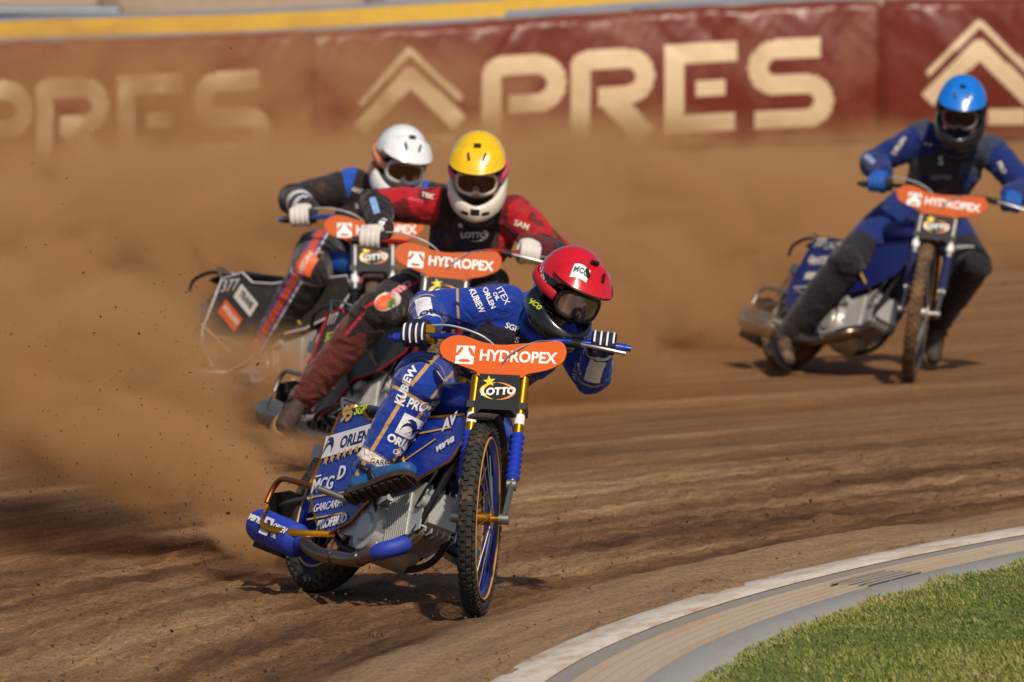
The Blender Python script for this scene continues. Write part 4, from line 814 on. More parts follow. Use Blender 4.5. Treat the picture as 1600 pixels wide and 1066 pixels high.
def only(mask, sdf): return np.where(mask, sdf, BIG)
def band(x, c, w): return np.abs(x - c) - w
def vest_sdf(I):
    """sleeveless bib: torso between waist and collar, cut away round the arms"""
    mask = I.on('torso'); side = np.abs(I.tx) - (0.205 - 0.075 * np.clip((I.tz - 0.55) / 0.4, 0, 1))
    arm = 0.105 - I.arm; z = np.maximum(0.02 - I.tz, I.tz - 1.02) * 0.5
    near = only(mask | I.on('uaR', 'uaL', 'thR', 'thL'), np.maximum(np.maximum(side, arm), z)); return np.where(I.on('uaR', 'uaL', 'faR', 'faL', 'snR', 'snL', 'thR', 'thL'), np.maximum(near, 0.004), near)
def decal(me, M, bvh, off=0.0025):
    """bends a flat print onto a surface: every vertex is dropped along the print's normal"""
    bm = bmesh.new(); bm.from_mesh(me)
    for _ in range(3):
        lg = [e for e in bm.edges if e.calc_length() > 0.014]
        if not lg: break
        bmesh.ops.subdivide_edges(bm, edges=lg, cuts=1); bmesh.ops.triangulate(bm, faces=[f for f in bm.faces if len(f.verts) > 4])
    n = -(M.to_3x3() @ Vector((0, 0, 1))).normalized()
    for v in bm.verts:
        p = M @ v.co; o = p - n * 0.12; hit = bvh.ray_cast(o, n, 0.3)
        h = hit[0] if hit[0] is not None else bvh.find_nearest(p)[0]
        v.co = h - n * (off + max(0, v.co.z))
    out = bpy.data.meshes.new('print'); bm.to_mesh(out); bm.free(); return out
def make_hand(W_, axis, wrist, side, m, name, parent, prm=None):
    """gloved fist: four fingers wound round the grip, thumb underneath, palm back to the wrist"""
    a = axis.normalized(); g = W_; tow = (wrist - g); tow = (tow - a * tow.dot(a)).normalized(); nn = a.cross(tow).normalized()
    if nn.z < 0: nn = -nn
    mb = MB(); st = MB(); rad = 0.030
    P = lambda off, ang, r: g + a * off + (tow * math.cos(ang) + nn * math.sin(ang)) * r
    for i, (off, ln) in enumerate(((0.036, 0.92), (0.012, 1.0), (-0.012, 1.0), (-0.036, 0.93))):
        an = [R(35), R(75), R(115), R(165), R(215), R(262)]; rr_ = [0.040, 0.042, 0.0385, 0.034, 0.031, 0.029]
        pts = spline([P(off * 0.98, q * (ln if q > 2 else 1), r_) for q, r_ in zip(an, rr_)], 3); mb.tube(pts, [0.0125 - 0.0028 * k / len(pts) for k in range(len(pts))], 10); mb.ball(pts[-1], 0.0098, 6); mb.ball(P(off * .98, R(78), 0.043), 0.0128, 6)
        st.tube([p + (p - (g + a * off)).normalized() * 0.0108 for p in pts[2:11]], (0.0036, 0.0022), 6)
    pk = g + tow * 0.045 + nn * 0.030
    mb.tube([P(0, R(60), 0.036), pk, wrist.lerp(pk, 0.35), wrist], [(0.045, 0.020), (0.047, 0.021), (0.040, 0.026), (0.036, 0.030)], 16, ref=a)
    th_ = -1 if True else 1
    inn = a * (-0.046)     # the thumb side is the inner side of the bar
    mb.tube(spline([wrist.lerp(pk, 0.6) + inn * 0.6, g + inn + tow * 0.034 - nn * 0.004, g + inn * 0.9 + tow * 0.004 - nn * 0.034, g + inn * 0.55 - tow * 0.026 - nn * 0.024], 4), [0.016] * 5 + [0.0135] * 4 + [0.0115] * 4, 10)
    h = obj('glove', remesh(mb, 0.0042, 3), m, parent)
    if prm: obj('glove_print', st.mesh('glove_print', True), prm, h)
    return h
def make_boot(ank, shin_dir, toe_dir, m, sole_m, parent, name='boot', upd=None):
    t = toe_dir.normalized(); u = shin_dir if upd is None else Vector(upd); u = (u - t * u.dot(t)).normalized(); mb = MB()
    hl = ank - u * 0.055 - t * 0.035; toe = hl + t * 0.255; s_ = t.cross(u)
    mb.tube([ank + shin_dir.normalized() * 0.10, ank + shin_dir.normalized() * 0.02, ank - u * 0.03], [0.058, 0.055, 0.052], 16); mb.ball(hl + u * 0.01, 0.042, 8)
    mb.tube([hl, hl + t * 0.08 + u * 0.012, hl + t * 0.16, toe - t * 0.03, toe], [(0.036, 0.044), (0.042, 0.046), (0.046, 0.036), (0.043, 0.030), (0.026, 0.022)], 16, ref=s_)
    b = obj(name, remesh(mb, 0.007, 5), m, parent)
    out = [(-0.045, -0.022), (-0.02, -0.036), (0.06, -0.036), (0.12, -0.042), (0.18, -0.048), (0.235, -0.040), (0.262, -0.015), (0.262, 0.015), (0.235, 0.040), (0.18, 0.046), (0.12, 0.038), (0.06, 0.034), (-0.02, 0.036), (-0.045, 0.022)]
    Mx = frame(hl - u * 0.048, t, u); sm = MB().prism(smooth_poly(out, 2), 0.024, Mx)
    for i in range(9): sm.box(hl - u * 0.051 + t * (-0.02 + 0.032 * i), (0.017, 0.066, 0.010), Mx.to_3x3())
    obj('sole', sm.mesh('sole', True, True), sole_m, b)
    for k, (c0, r0, dr_) in enumerate(((ank - u * 0.012 + t * 0.006, 0.0585, (u * 0.8 + t * 0.6)), (ank - u * 0.045 + t * 0.05, 0.050, (u * 0.35 + t * 0.93)))):
        dr_ = dr_.normalized(); w1 = s_.normalized(); w2 = dr_.cross(w1)
        st = obj('strap', MB().tube([c0 + w1 * (r0 * math.cos(q * math.pi / 10)) + w2 * (r0 * math.sin(q * math.pi / 10)) for q in range(20)], (0.010, 0.0035), 6, closed=True, ref=dr_).mesh('strap', 'all'), BLACK, b)
        obj('buckle', MB().box(c0 - w1 * (r0 + 0.003), (0.010, 0.022, 0.026), frame((0, 0, 0), w1, dr_).to_3x3()).mesh('buckle'), STEEL, st)
    return b
# ---- helmets (local: x = face, y = left, z = up)
def helmet_mesh():
    def f():
        mb = MB(); mb.ball((-0.008, 0, 0.022), (0.142, 0.122, 0.138), 16); mb.ball((-0.03, 0, -0.04), (0.115, 0.112, 0.11), 14)
        ch = spline([(-0.045, -0.108, -0.075), (0.04, -0.106, -0.108), (0.115, -0.070, -0.135), (0.158, 0, -0.148), (0.115, 0.070, -0.135), (0.04, 0.106, -0.108), (-0.045, 0.108, -0.075)], 5)
        mb.tube(ch, [(0.047 - 0.006 * math.sin(math.pi * i / (len(ch) - 1)), 0.020) for i in range(len(ch))], 14, ref=(0, 0, 1))
        mb.tube(spline([(0.10, -0.06, -0.150), (0.150, 0, -0.172), (0.10, 0.06, -0.150)], 4), 0.017, 10)
        me = remesh(mb, 0.0062, 6); P = coords(me)
        # face opening: push the face back behind the rim
        y, z = P[:, 1] / 0.098, (P[:, 2] + 0.022) / 0.068; q = (np.abs(y) ** 3 + np.abs(z) ** 3) ** (1 / 3); k = sstep(1.10, 0.92, q) * (P[:, 0] > 0.0)
        P[:, 0] -= k * 0.036; me.vertices.foreach_set('co', P.astype(np.float32).ravel()); me.update(); return me, q
    return cached('helmet', f)
def peak_mesh():
    def f():
        mb = MB(); nu, nv = 22, 8; V = []
        for i in range(nu + 1):
            a = -1 + 2 * i / nu; ang = a * R(64)
            ro = 0.196 - 0.062 * a * a; zo = 0.052 + 0.012 * a * a; ri = 0.070 + 0.045 * a * a; zi = 0.022 + 0.138 * math.sqrt(max(0.02, 1 - (ri / 0.138) ** 2)) - 0.003
            for j in range(nv + 1):
                t = j / nv; rad = ri + (ro - ri) * t; ridge = 0.007 * math.exp(-((abs(a) - 0.42) / 0.10) ** 2) * math.sin(math.pi * min(1, t * 1.1)) - 0.004 * math.exp(-(a / 0.22) ** 2) * math.sin(math.pi * t)
                z = zi + (zo - zi) * t ** 1.35 + ridge + 0.010 * math.sin(math.pi * t); V.append((rad * math.cos(ang) - 0.010, 0.95 * rad * math.sin(ang), z))
        mb.add(V, [(i * (nv + 1) + j, (i + 1) * (nv + 1) + j, (i + 1) * (nv + 1) + j + 1, i * (nv + 1) + j + 1) for i in range(nu) for j in range(nv)])
        bm = bmesh.new(); me = mb.mesh('peak'); bm.from_mesh(me); bmesh.ops.solidify(bm, geom=bm.faces[:], thickness=-0.006); bm.to_mesh(me); bm.free(); me.shade_smooth(); me.set_sharp_from_angle(angle=R(50)); return me
    return cached('peak', f)
def face_patch(ys, zs, rx, off, thick, ny=16, nz=8, sq=3.2):
    """curved lens-like patch across the face opening"""
    V = []
    for i in range(ny + 1):
        for j in range(nz + 1):
            a, b = -1 + 2 * i / ny, -1 + 2 * j / nz; m_ = (abs(a) ** sq + abs(b) ** sq) ** (1 / sq) if (a or b) else 1; k = max(abs(a), abs(b)) / max(m_, 1e-6) if m_ else 1
            y, z = a * k * ys, b * k * zs - 0.018; V.append((off + rx * math.sqrt(max(0.05, 1 - (y / 0.132) ** 2)) - rx + (-0.012 * max(0, -b) if abs(a) < 0.25 else 0), y, z + (0.010 * (1 - abs(a) / 0.25) if b < -0.5 and abs(a) < 0.25 else 0)))
    return V, ny, nz
def goggles(parent, frame_m, lens_m, strap_m, M):
    def lens():
        V, ny, nz = face_patch(0.080, 0.044, 0.11, 0.131, 0); return MB().add(V, [(i * (nz + 1) + j, (i + 1) * (nz + 1) + j, (i + 1) * (nz + 1) + j + 1, i * (nz + 1) + j + 1) for i in range(ny) for j in range(nz)]).mesh('lens', 'all')
    def frm():
        V, ny, nz = face_patch(0.084, 0.048, 0.11, 0.129, 0); idx = [i * (nz + 1) for i in range(ny + 1)] + [ny * (nz + 1) + j for j in range(1, nz + 1)] + [i * (nz + 1) + nz for i in range(ny - 1, -1, -1)] + [j for j in range(nz - 1, 0, -1)]
        return MB().tube([V[i] for i in idx], 0.0085, 8, closed=True).mesh('goggle_frame', 'all')
    def strp():
        return MB().tube(spline([(0.085, -0.088, -0.018), (0.03, -0.120, -0.010), (-0.06, -0.122, 0.0), (-0.13, -0.075, 0.006), (-0.152, 0, 0.008), (-0.13, 0.075, 0.006), (-0.06, 0.122, 0.0), (0.03, 0.120, -0.010), (0.085, 0.088, -0.018)], 4), (0.019, 0.006), 8, ref=(0, 0, 1)).mesh('goggle_strap', 'all')
    g = obj('goggles', cached('gfrm', frm), frame_m, parent, M); obj('lens', cached('glens', lens), lens_m, g); obj('goggle_strap', cached('gstrap', strp), strap_m, g); return g
def make_helmet(parent, pos, face, upv, C):
    M = frame(pos, face, upv) @ Matrix.Scale(1.02, 4); src, q = helmet_mesh(); me = src.copy(); P = coords(me)
    z = P[:, 2]; x = P[:, 0]; y = P[:, 1]
    line = 0.040 + 0.055 * np.clip(-x / 0.12, -1, 0.2) * 1.0          # lower edge of the coloured cover: low at the back, brow at the front
    L0 = np.where(x > 0.0, 0.034 - z + 0.0 * x, -0.075 * np.clip(-x / 0.1, 0, 1) + 0.034 * (1 - np.clip(-x / 0.1, 0, 1)) - z)
    L1 = np.where(x > 0, q - 1.0, BIG) * 0.06
    L2 = np.maximum(np.maximum(np.abs(np.abs(y) - 0.045) - 0.017, np.abs(z + 0.142 - 0.0) - 0.009), 0.06 - x)     # chin vents
    L3 = np.maximum(np.maximum(np.abs(y) - 0.020, np.abs(z + 0.132) - 0.014), 0.10 - x)
    L4 = C['chin_sdf'](x, y, z)
    for i, a in enumerate((L4, L0, L1, L2, L3)): set_layer(me, 'L%d' % i, a)
    hm = layered(C['name'] + '_helmet', C['lower'], [C['chin'], C['cover'], S(14, 13, 13), S(20, 20, 20), S(20, 20, 20)], 0.22, dirt=C.get('dirt', 0.1), weave=0, coat=0.7, sheen=0, edge=0.0016)
    h = obj('helmet', me, hm, parent, M); cm = mat(C['name'] + '_cover', C['cover'], 0.22, coat=0.6, dirt=C.get('dirt', 0.1) * 0.8 + 0.02, vary=0.06, bump=0.12, bscale=26)
    obj('peak', peak_mesh(), cm, h)
    for s in (-1, 1): obj('vent', cached(('vent', s), lambda: MB().box((0.132, s * 0.034, 0.114), (0.034, 0.009, 0.016), Matrix.Rotation(R(36), 3, 'Y') @ Matrix.Rotation(R(s * -12), 3, 'Z')).mesh('vent')), BLACK, h)
    obj('vent', cached('ventc', lambda: MB().box((0.088, 0, 0.147), (0.012, 0.030, 0.014), Matrix.Rotation(R(24), 3, 'Y')).mesh('vent')), BLACK, h)
    obj('peak_trim', cached('ptrim', lambda: MB().tube([((0.197 - 0.062 * a * a) * math.cos(a * R(64)) - 0.010, 0.95 * (0.197 - 0.062 * a * a) * math.sin(a * R(64)), 0.050 + 0.012 * a * a) for a in [-1 + k / 12 for k in range(25)]], 0.0034, 6).mesh('peak_trim', 'all')), BLACK, h)
    goggles(h, C['gframe'], C['lens'], C['strap'], None)
    for tx in C.get('prints', []): pass
    return h, M
def lens_mat(name, col, rough=0.08):
    if name in _MC: return _MC[name]
    m = mat(name, col, 0.14, 0.75, vary=0.25, coat=1.0); return m
def arm_ik(sh, wr, pole, l1, l2):
    d = wr - sh; D = min(d.length, (l1 + l2) * 0.995); u_ = d.normalized(); a = (l1 * l1 - l2 * l2 + D * D) / (2 * D); h = math.sqrt(max(0.0, l1 * l1 - a * a)); pole = Vector(pole); p_ = (pole - u_ * pole.dot(u_)).normalized(); return sh + u_ * a + p_ * h
def rider(key, label, px, lyr, C):
    """px: joints as (pixel x, pixel y, depth); hands come from the grips of the rider's own machine"""
    b, W, St, gr = BIKES[key]; J = {k: at(*v) for k, v in px.items() if len(v) == 3 and k not in ('face', 'up')}
    for s, sg in (('R', -1), ('L', 1)):
        g, a = gr[sg]; tow = (J['el' + s] - g).normalized() if 'el' + s in J else (J['sh' + s] - g).normalized(); tow = (tow + Vector((0, 0.25, 0.12))).normalized()
        J['wr' + s] = g + tow * 0.085 + Vector((0, 0, 0.012))
        if 'el' + s not in J: J['el' + s] = arm_ik(J['sh' + s], J['wr' + s], C['pole' + s], 0.30, 0.265)
    print(key, {k: round((J[b_] - J[a_]).length, 3) for k, (a_, b_) in dict(uaR=('shR', 'elR'), faR=('elR', 'wrR'), uaL=('shL', 'elL'), faL=('elL', 'wrL'), thR=('hipR', 'knR'), snR=('knR', 'anR'), thL=('hipL', 'knL'), snL=('knL', 'anL'), sp=('pelvis', 'neck'), shw=('shR', 'shL'), nk=('neck', 'head')).items()})
    me, I = body(J, key, C.get('fat', 1.0)); lay = lyr(I)
    for i, (a, c) in enumerate(lay): set_layer(me, 'L%d' % i, a)
    p = obj('person', me, layered(key + '_race_suit', C['base'], [c for _, c in lay], dirt=C.get('dirt', 0.2), weave=0.65, rough=0.8))
    tag(p, label, 'person', 'riders in the race')
    for s, sg in (('R', -1), ('L', 1)): make_hand(gr[sg][0], gr[sg][1], J['wr' + s], sg, C['glove'], 'glove', p, C.get('glove_print'))
    for s in 'RL':
        make_boot(J['an' + s], (J['kn' + s] - J['an' + s]).normalized(), C['toe' + s], C['boot'], C['sole'] if s == 'R' else C.get('steel', STEEL), p, upd=C.get('instep' + s))
    hm, HM = make_helmet(p, J['head'], C['face'], C['up'], C['helmet'])
    # collar / neck brace
    ax = (J['head'] - J['neck']).normalized(); u1, u2 = orth(ax); nb = J['neck'] + ax * 0.01
    obj('collar', MB().tube([nb + (u1 * math.cos(t * math.pi / 12) + u2 * math.sin(t * math.pi / 12)) * 0.088 for t in range(24)], 0.020, 10, closed=True).mesh('collar', 'all'), C['collar'], p)
    return p, J, HM, hm
BVEST = S(38, 32, 46)
KEVLAR = S(18, 56, 156); GOLDC = S(196, 154, 92); WHT = S(232, 232, 236); INK = S(22, 24, 34)
def red_layers(I):
    fa, ua, th_, sn = I.on('faR', 'faL'), I.on('uaR', 'uaL'), I.on('thR', 'thL'), I.on('snR', 'snL')
    stripe = only(sn | th_, np.maximum(band(I.lat, 0.030, 0.0075), -I.front)); stripe = np.minimum(stripe, only(sn | th_, np.maximum(band(I.lat, -0.056, 0.005), -I.front)))
    rings = np.minimum.reduce([only(sn, band(I.t, 0.10, 0.018) * 0.43), only(th_, band(I.t, 0.62, 0.012) * 0.43), only(fa, band(I.t, 0.14, 0.022) * 0.26), only(ua, band(I.t, 0.60, 0.016) * 0.3)])
    patch = only(fa, np.maximum.reduce([band(I.t, 0.56, 0.30) * 0.26, band(I.lat, 0.004, 0.030), -I.front]))
    p2 = only(ua, np.maximum.reduce([band(I.t, 0.02, 0.10) * 0.3, band(I.lat, 0.0, 0.03), -I.front]))
    cuff = np.minimum(only(sn, band(I.t, 0.86, 0.055) * 0.43), only(fa, band(I.t, 0.93, 0.04) * 0.26)); cline = np.minimum.reduce([only(sn, band(I.t, 0.795, 0.010) * 0.43), only(sn, band(I.t, 0.925, 0.009) * 0.43)])
    knee = only(sn, np.maximum(band(I.t, 0.045, 0.075) * 0.43, 0.0 - I.front))
    sp = np.array([0.5 + 0.5 * mnoise.noise(Vector((t * 9, l * 30, 4.0))) for t, l in zip(I.t, I.lat)])
    return [(vest_sdf(I), BVEST), (stripe, GOLDC), (knee, S(16, 48, 140)), (rings, GOLDC), (patch, WHT), (p2, WHT), (cuff, S(222, 216, 206)), (cline, S(170, 120, 60))]
RED_P = dict(head=(889, 452, 37.74), neck=(842, 497, 38.00), shR=(792, 480, 38.00), shL=(895, 530, 38.06), pelvis=(706, 603, 38.34), hipR=(664, 598, 38.08), hipL=(748, 618, 38.36), knR=(652, 610, 37.66), anR=(575, 738, 37.62), knL=(762, 690, 37.95), anL=(704, 824, 38.25), elL=(925, 586, 37.86))
NAVYG = mat('navy_glove', S(18, 24, 56), 0.7, vary=0.1); 
def chin_dark(x, y, z): return np.full(x.shape, BIG)
RED_H = dict(name='red', cover=S(205, 22, 38), lower=S(18, 20, 24), chin=S(18, 20, 24), chin_sdf=chin_dark, gframe=BLACK, lens=lens_mat('smoked_lens', S(150, 120, 112)), strap=mat('red_strap', S(190, 24, 40), 0.5), dirt=0.03)
RED_RC = dict(base=KEVLAR, dirt=0.06, poleR=(-0.3, 0.9, 0.15), glove=NAVYG, glove_print=WHITE, boot=mat('blue_boot', S(34, 92, 156), 0.45, dirt=0.62, dirt_col=S(40, 42, 50), dscale=16, bump=0.3, bscale=40), sole=mat('muddy_sole', S(46, 36, 30), 0.9, dirt=0.5, dirt_col=S(92, 70, 50)), toeR=Vector((0.19, -0.12, 0.07)), instepR=(-0.2, 0.80, 0.60), toeL=Vector((0.10, -0.22, -0.04)), face=Vector((0.36, -0.88, -0.36)), up=Vector((0.34, -0.05, 0.90)), helmet=RED_H, collar=mat('blue_collar', S(28, 70, 190), 0.6))
R1, RJ, RHM, RH = rider('red', 'rider in red helmet and blue suit with gold trim, leaning on the nearest motorcycle', RED_P, red_layers, RED_RC)

def yel_layers(I):
    fa, ua, th_, sn = I.on('faR', 'faL'), I.on('uaR', 'uaL'), I.on('thR', 'thL'), I.on('snR', 'snL')
    red = np.minimum(only(ua, (I.t - 0.93) * 0.3), only(I.on('torso'), 0.17 - np.abs(I.tx))); blk = only(fa, (0.10 - I.t) * 0.26)
    pip = only(th_ | sn, np.maximum(band(I.lat, 0.035, 0.006), -I.front)); dirt = only(sn, (0.22 - I.t) * 0.43 + 0.03 * np.sin(I.lat * 60))
    p1 = only(th_ & I.on('thR'), np.maximum.reduce([band(I.t, 0.48, 0.13) * 0.43, band(I.lat, -0.005, 0.032), -I.front])); wcf = only(I.on('faL'), (0.55 - I.t) * .26)
    logo = only(I.on('faR'), np.maximum.reduce([band(I.t, 0.48, 0.26) * 0.26, band(I.lat, 0.0, 0.015), -I.front]))
    pat = only(ua | I.on('torso'), 0.012 - 0.05 * np.array([mnoise.noise(Vector(p) * 13) for p in I.P])); pat = np.where(red < 0, pat, BIG)
    return [(red, S(176, 20, 34)), (pat, S(104, 18, 30)), (blk, S(28, 24, 30)), (vest_sdf(I), S(44, 34, 48)), (pip, S(190, 40, 60)), (dirt, S(104, 44, 40)), (wcf, S(96, 26, 34)), (logo, S(130, 170, 220))]
YEL_P = dict(head=(747, 262, 44.78), neck=(748, 332, 45.00), shR=(690, 322, 45.00), shL=(802, 334, 45.00), pelvis=(712, 440, 45.30), hipR=(676, 444, 44.96), hipL=(756, 452, 45.30), knR=(588, 486, 44.56), anR=(474, 622, 44.70), knL=(760, 520, 44.90), anL=(700, 640, 45.10))
def chin_white(x, y, z): return np.maximum(z + 0.02 + 0.25 * np.clip(0.1 - x, 0, 1) - 0.03, -(z + 0.20))
DWHITE = mat('dusty_white_glove', S(214, 208, 204), 0.75, dirt=0.2, vary=0.1)
YEL_H = dict(name='yellow', cover=S(244, 196, 8), lower=S(70, 50, 50), chin=S(226, 220, 206), chin_sdf=chin_white, gframe=mat('pale_goggle', S(206, 196, 184), 0.5), lens=lens_mat('brown_lens', S(74, 44, 40)), strap=PINK, dirt=0.08)
YEL_RC = dict(poleR=(-0.75, 0.8, 0.3), poleL=(0.6, 0.8, -0.3), base=S(40, 32, 32), dirt=0.30, glove=DWHITE, boot=mat('muddy_boot', S(66, 48, 44), 0.7, dirt=0.35), sole=mat('tan_sole', S(150, 110, 60), 0.9, dirt=0.5), toeR=Vector((-0.06, -0.2, -0.09)), toeL=Vector((0.1, -0.22, -0.03)), face=Vector((-0.06, -0.93, -0.40)), up=Vector((0.04, -0.1, 1)), helmet=YEL_H, collar=BLACK)
R2, YJ, YHM, YH = rider('yellow', 'rider in yellow helmet with red and black sleeves, right behind the rider in red helmet', YEL_P, yel_layers, YEL_RC)

def wht_layers(I):
    fa, ua, th_, sn = I.on('faR', 'faL'), I.on('uaR', 'uaL'), I.on('thR', 'thL'), I.on('snR', 'snL')
    sh = np.minimum(only(ua, (I.t - 0.14) * 0.3), only(I.on('torso'), 0.155 - np.abs(I.tx) + 0.4 * np.clip(0.8 - I.tz, 0, 1)))
    cuff = np.minimum(only(fa, band(I.t, 0.62, 0.20) * 0.26), BIG); cb = only(fa, band(I.t, 0.62, 0.07) * 0.26)
    st_ = only(th_ | sn, np.maximum(band(I.lat, 0.040, 0.030), -I.front - 0.03)); st2 = only(th_ | sn, np.maximum(band(I.lat, 0.040, 0.018), -I.front - 0.03)); st3 = only(th_ | sn, np.maximum(band(I.lat, 0.006, 0.005), -I.front))
    kn = only(sn, band(I.t, 0.02, 0.012) * 0.43)
    return [(vest_sdf(I), S(48, 38, 50)), (sh, S(34, 84, 190)), (cuff, S(206, 206, 210)), (cb, S(44, 40, 44)), (st_, S(74, 60, 140)), (st2, S(206, 74, 44)), (st3, S(206, 206, 214)), (kn, S(200, 200, 206))]
WHT_P = dict(head=(626, 248, 48.42), neck=(608, 305, 48.64), shR=(553, 290, 48.64), shL=(655, 308, 48.64), pelvis=(528, 400, 48.98), hipR=(500, 397, 48.58), hipL=(566, 408, 48.98), knR=(484, 424, 48.14), anR=(412, 546, 48.40), knL=(600, 470, 48.50), anL=(560, 590, 48.70))
def chin_mix(x, y, z): return np.maximum(z + 0.05, 0.03 - x)
WHT_H = dict(name='white', cover=S(232, 236, 240), lower=S(150, 90, 66), chin=S(222, 226, 226), chin_sdf=chin_mix, gframe=mat('white_goggle', S(200, 200, 200), 0.5), lens=lens_mat('bronze_lens', S(84, 56, 42)), strap=mat('peach_strap', S(220, 150, 110), 0.6), dirt=0.05)
WHT_RC = dict(poleR=(-0.25, 1.0, 0.15), poleL=(0.4, 1, 0.1), base=S(40, 36, 36), dirt=0.28, glove=DWHITE, boot=mat('dusty_boot', S(206, 196, 184), 0.6, dirt=0.5), sole=mat('tan_sole', S(150, 110, 60), 0.9, dirt=0.5), toeR=Vector((0.12, -0.18, -0.05)), toeL=Vector((0.1, -0.22, -0.03)), face=Vector((0.22, -0.92, -0.36)), up=Vector((0.2, -0.1, 0.95)), helmet=WHT_H, collar=BLACK)
R3, WJ, WHM, WH = rider('white', 'rider in white helmet and black jacket with blue shoulders, half hidden in dust', WHT_P, wht_layers, WHT_RC)

def blu_layers(I):
    fa, ua, th_, sn = I.on('faR', 'faL'), I.on('uaR', 'uaL'), I.on('thR', 'thL'), I.on('snR', 'snL')
    low = np.minimum(only(th_, (0.68 - I.t) * 0.43), only(sn, np.full(I.t.shape, -0.1))); pad = np.minimum(only(I.on('torso'), np.maximum(0.13 - np.abs(I.tx), 0.86 - I.tz)), only(ua, (I.t - 0.05) * 0.3))
    return [(low, S(34, 32, 40)), (vest_sdf(I), S(48, 40, 52)), (pad, S(52, 62, 84)), (only(I.on('faR'), np.maximum.reduce([band(I.t, 0.4, 0.3) * .26, band(I.lat, 0.0, 0.014), -I.front])), S(150, 170, 210))]
BLU_P = dict(head=(1503, 166, 52.50), neck=(1494, 228, 52.74), shR=(1444, 214, 52.74), shL=(1548, 236, 52.74), pelvis=(1440, 332, 53.02), hipR=(1408, 334, 52.74), hipL=(1472, 346, 53.00), knR=(1322, 412, 52.40), anR=(1230, 524, 52.55), knL=(1520, 414, 52.62), anL=(1470, 500, 52.92))
BLU_H = dict(name='blue', cover=S(18, 118, 220), lower=S(26, 26, 28), chin=S(38, 38, 38), chin_sdf=chin_dark, gframe=mat('grey_goggle', S(120, 116, 112), 0.5), lens=lens_mat('dark_lens', S(40, 28, 26)), strap=BLACK, dirt=0.04)
BLU_RC = dict(poleR=(-0.45, 0.9, 0.0), poleL=(0.45, 0.9, 0.0), base=S(16, 40, 108), dirt=0.16, glove=mat('blue_glove', S(22, 84, 170), 0.7), boot=mat('brown_boot', S(58, 48, 42), 0.7, dirt=0.5), sole=BLACK, toeR=Vector((0.04, -0.2, -0.08)), toeL=Vector((-0.02, -0.1, -0.2)), face=Vector((-0.12, -0.93, -0.36)), up=Vector((0.10, -0.1, 0.98)), helmet=BLU_H, collar=BLACK)
R4, BJ, BHM, BH = rider('blue', 'rider in blue helmet and blue suit, alone at right against the fence', BLU_P, blu_layers, BLU_RC)
# ------------------------------------------------------------------ prints on suits and helmets
dg = bpy.context.evaluated_depsgraph_get()
def bvh_of(o):
    bm = bmesh.new(); bm.from_mesh(o.data); bm.transform(o.matrix_world); t = BVHTree.FromBMesh(bm); bm.free(); return t
def put(o, tree, px_, py_, item, size, ang, m, bold=0.03, shear=0.0, off=0.0022, name='suit_print', wide=1.0):
    """sets a print on the cloth where the photograph shows it, lying in the cloth's own plane"""
    eye = Vector((0, 0, CAM_H)); loc = None; nn = Vector((0, 0, 0))
    for dx, dy in ((0, 0), (7, 0), (-7, 0), (0, 7), (0, -7)):
        h = tree.ray_cast(eye, ray(px_ + dx, py_ + dy).normalized())
        if h[0] is not None:
            if loc is None: loc = h[0]
            if (h[0] - loc).length < 0.06: nn += h[1] if h[1].y < 0 else -h[1]
    if loc is None: print('print misses', item if isinstance(item, str) else 'shape', px_, py_); return
    M = frame(loc, Vector((math.cos(R(ang)), 0, math.sin(R(ang)))), nn) @ Matrix.Diagonal((wide, 1, 1, 1))
    if isinstance(item, str): src = text_mesh(item, size, bold, shear, ext=0.0)
    else:
        mb = MB(); mb.add([(x * size, y * size, 0) for x, y in item], [tuple(range(len(item)))]); src = mb.mesh('m', False, True)
    Mi = o.matrix_world.inverted(); me = decal(src, M, tree, off); me.transform(Mi); obj(name, me, m, o)
bpy.context.view_layer.update()
t1 = bvh_of(R1); SQ = [(-0.5, -0.5), (0.5, -0.5), (0.5, 0.5), (-0.5, 0.5)]
put(R1, t1, 690, 492, 'ORLEN', 0.046, 24, NAVYP, 0.04); put(R1, t1, 712, 478, eagle(1), 0.035, 24, NAVYP)
put(R1, t1, 745, 470, 'KUBIEW', 0.032, -66, WHITE, 0.03, wide=0.8); put(R1, t1, 764, 466, 'ORLEN', 0.026, -66, WHITE); put(R1, t1, 775, 463, 'OIL', 0.020, -66, WHITE); put(R1, t1, 786, 462, 'ITEX', 0.034, -66, WHITE, 0.0)
put(R1, t1, 690, 588, 'MCG', 0.085, 68, WHITE, 0.0, 0.2, wide=0.8); put(R1, t1, 676, 634, 'PROFBUD', 0.047, -26, WHITE, 0.03, wide=0.85); put(R1, t1, 634, 604, 'KUBIEW', 0.05, 74, WHITE, 0.04, 0.2, wide=0.8)
put(R1, t1, 640, 668, SQ, 0.082, -28, WHITE); put(R1, t1, 640, 668, eagle(1), 0.062, -28, NAVYP, off=0.004); put(R1, t1, 630, 694, 'ORLEN', 0.040, -28, WHITE, 0.05); put(R1, t1, 622, 708, 'OIL', 0.026, -28, WHITE, 0.01)
put(R1, t1, 607, 722, 'GARCAREK', 0.026, -10, INK_M := mat('ink_print', S(30, 30, 36), 0.6), 0.0, off=0.003)
put(R1, t1, 800, 512, 'SGP', 0.030, -20, WHITE, 0.02); put(R1, t1, 808, 532, 'S', 0.032, -15, WHITE, 0.03); put(R1, t1, 905, 575, 'OIL', 0.03, 70, WHITE, 0.02); put(R1, t1, 898, 585, 'ORLEN', 0.026, 70, WHITE, 0.02)
hb1 = bvh_of(RH); pk1 = bvh_of([c for c in RH.children if c.name.startswith('peak')][0])
pko = [c for c in RH.children if c.name.startswith('peak')][0]
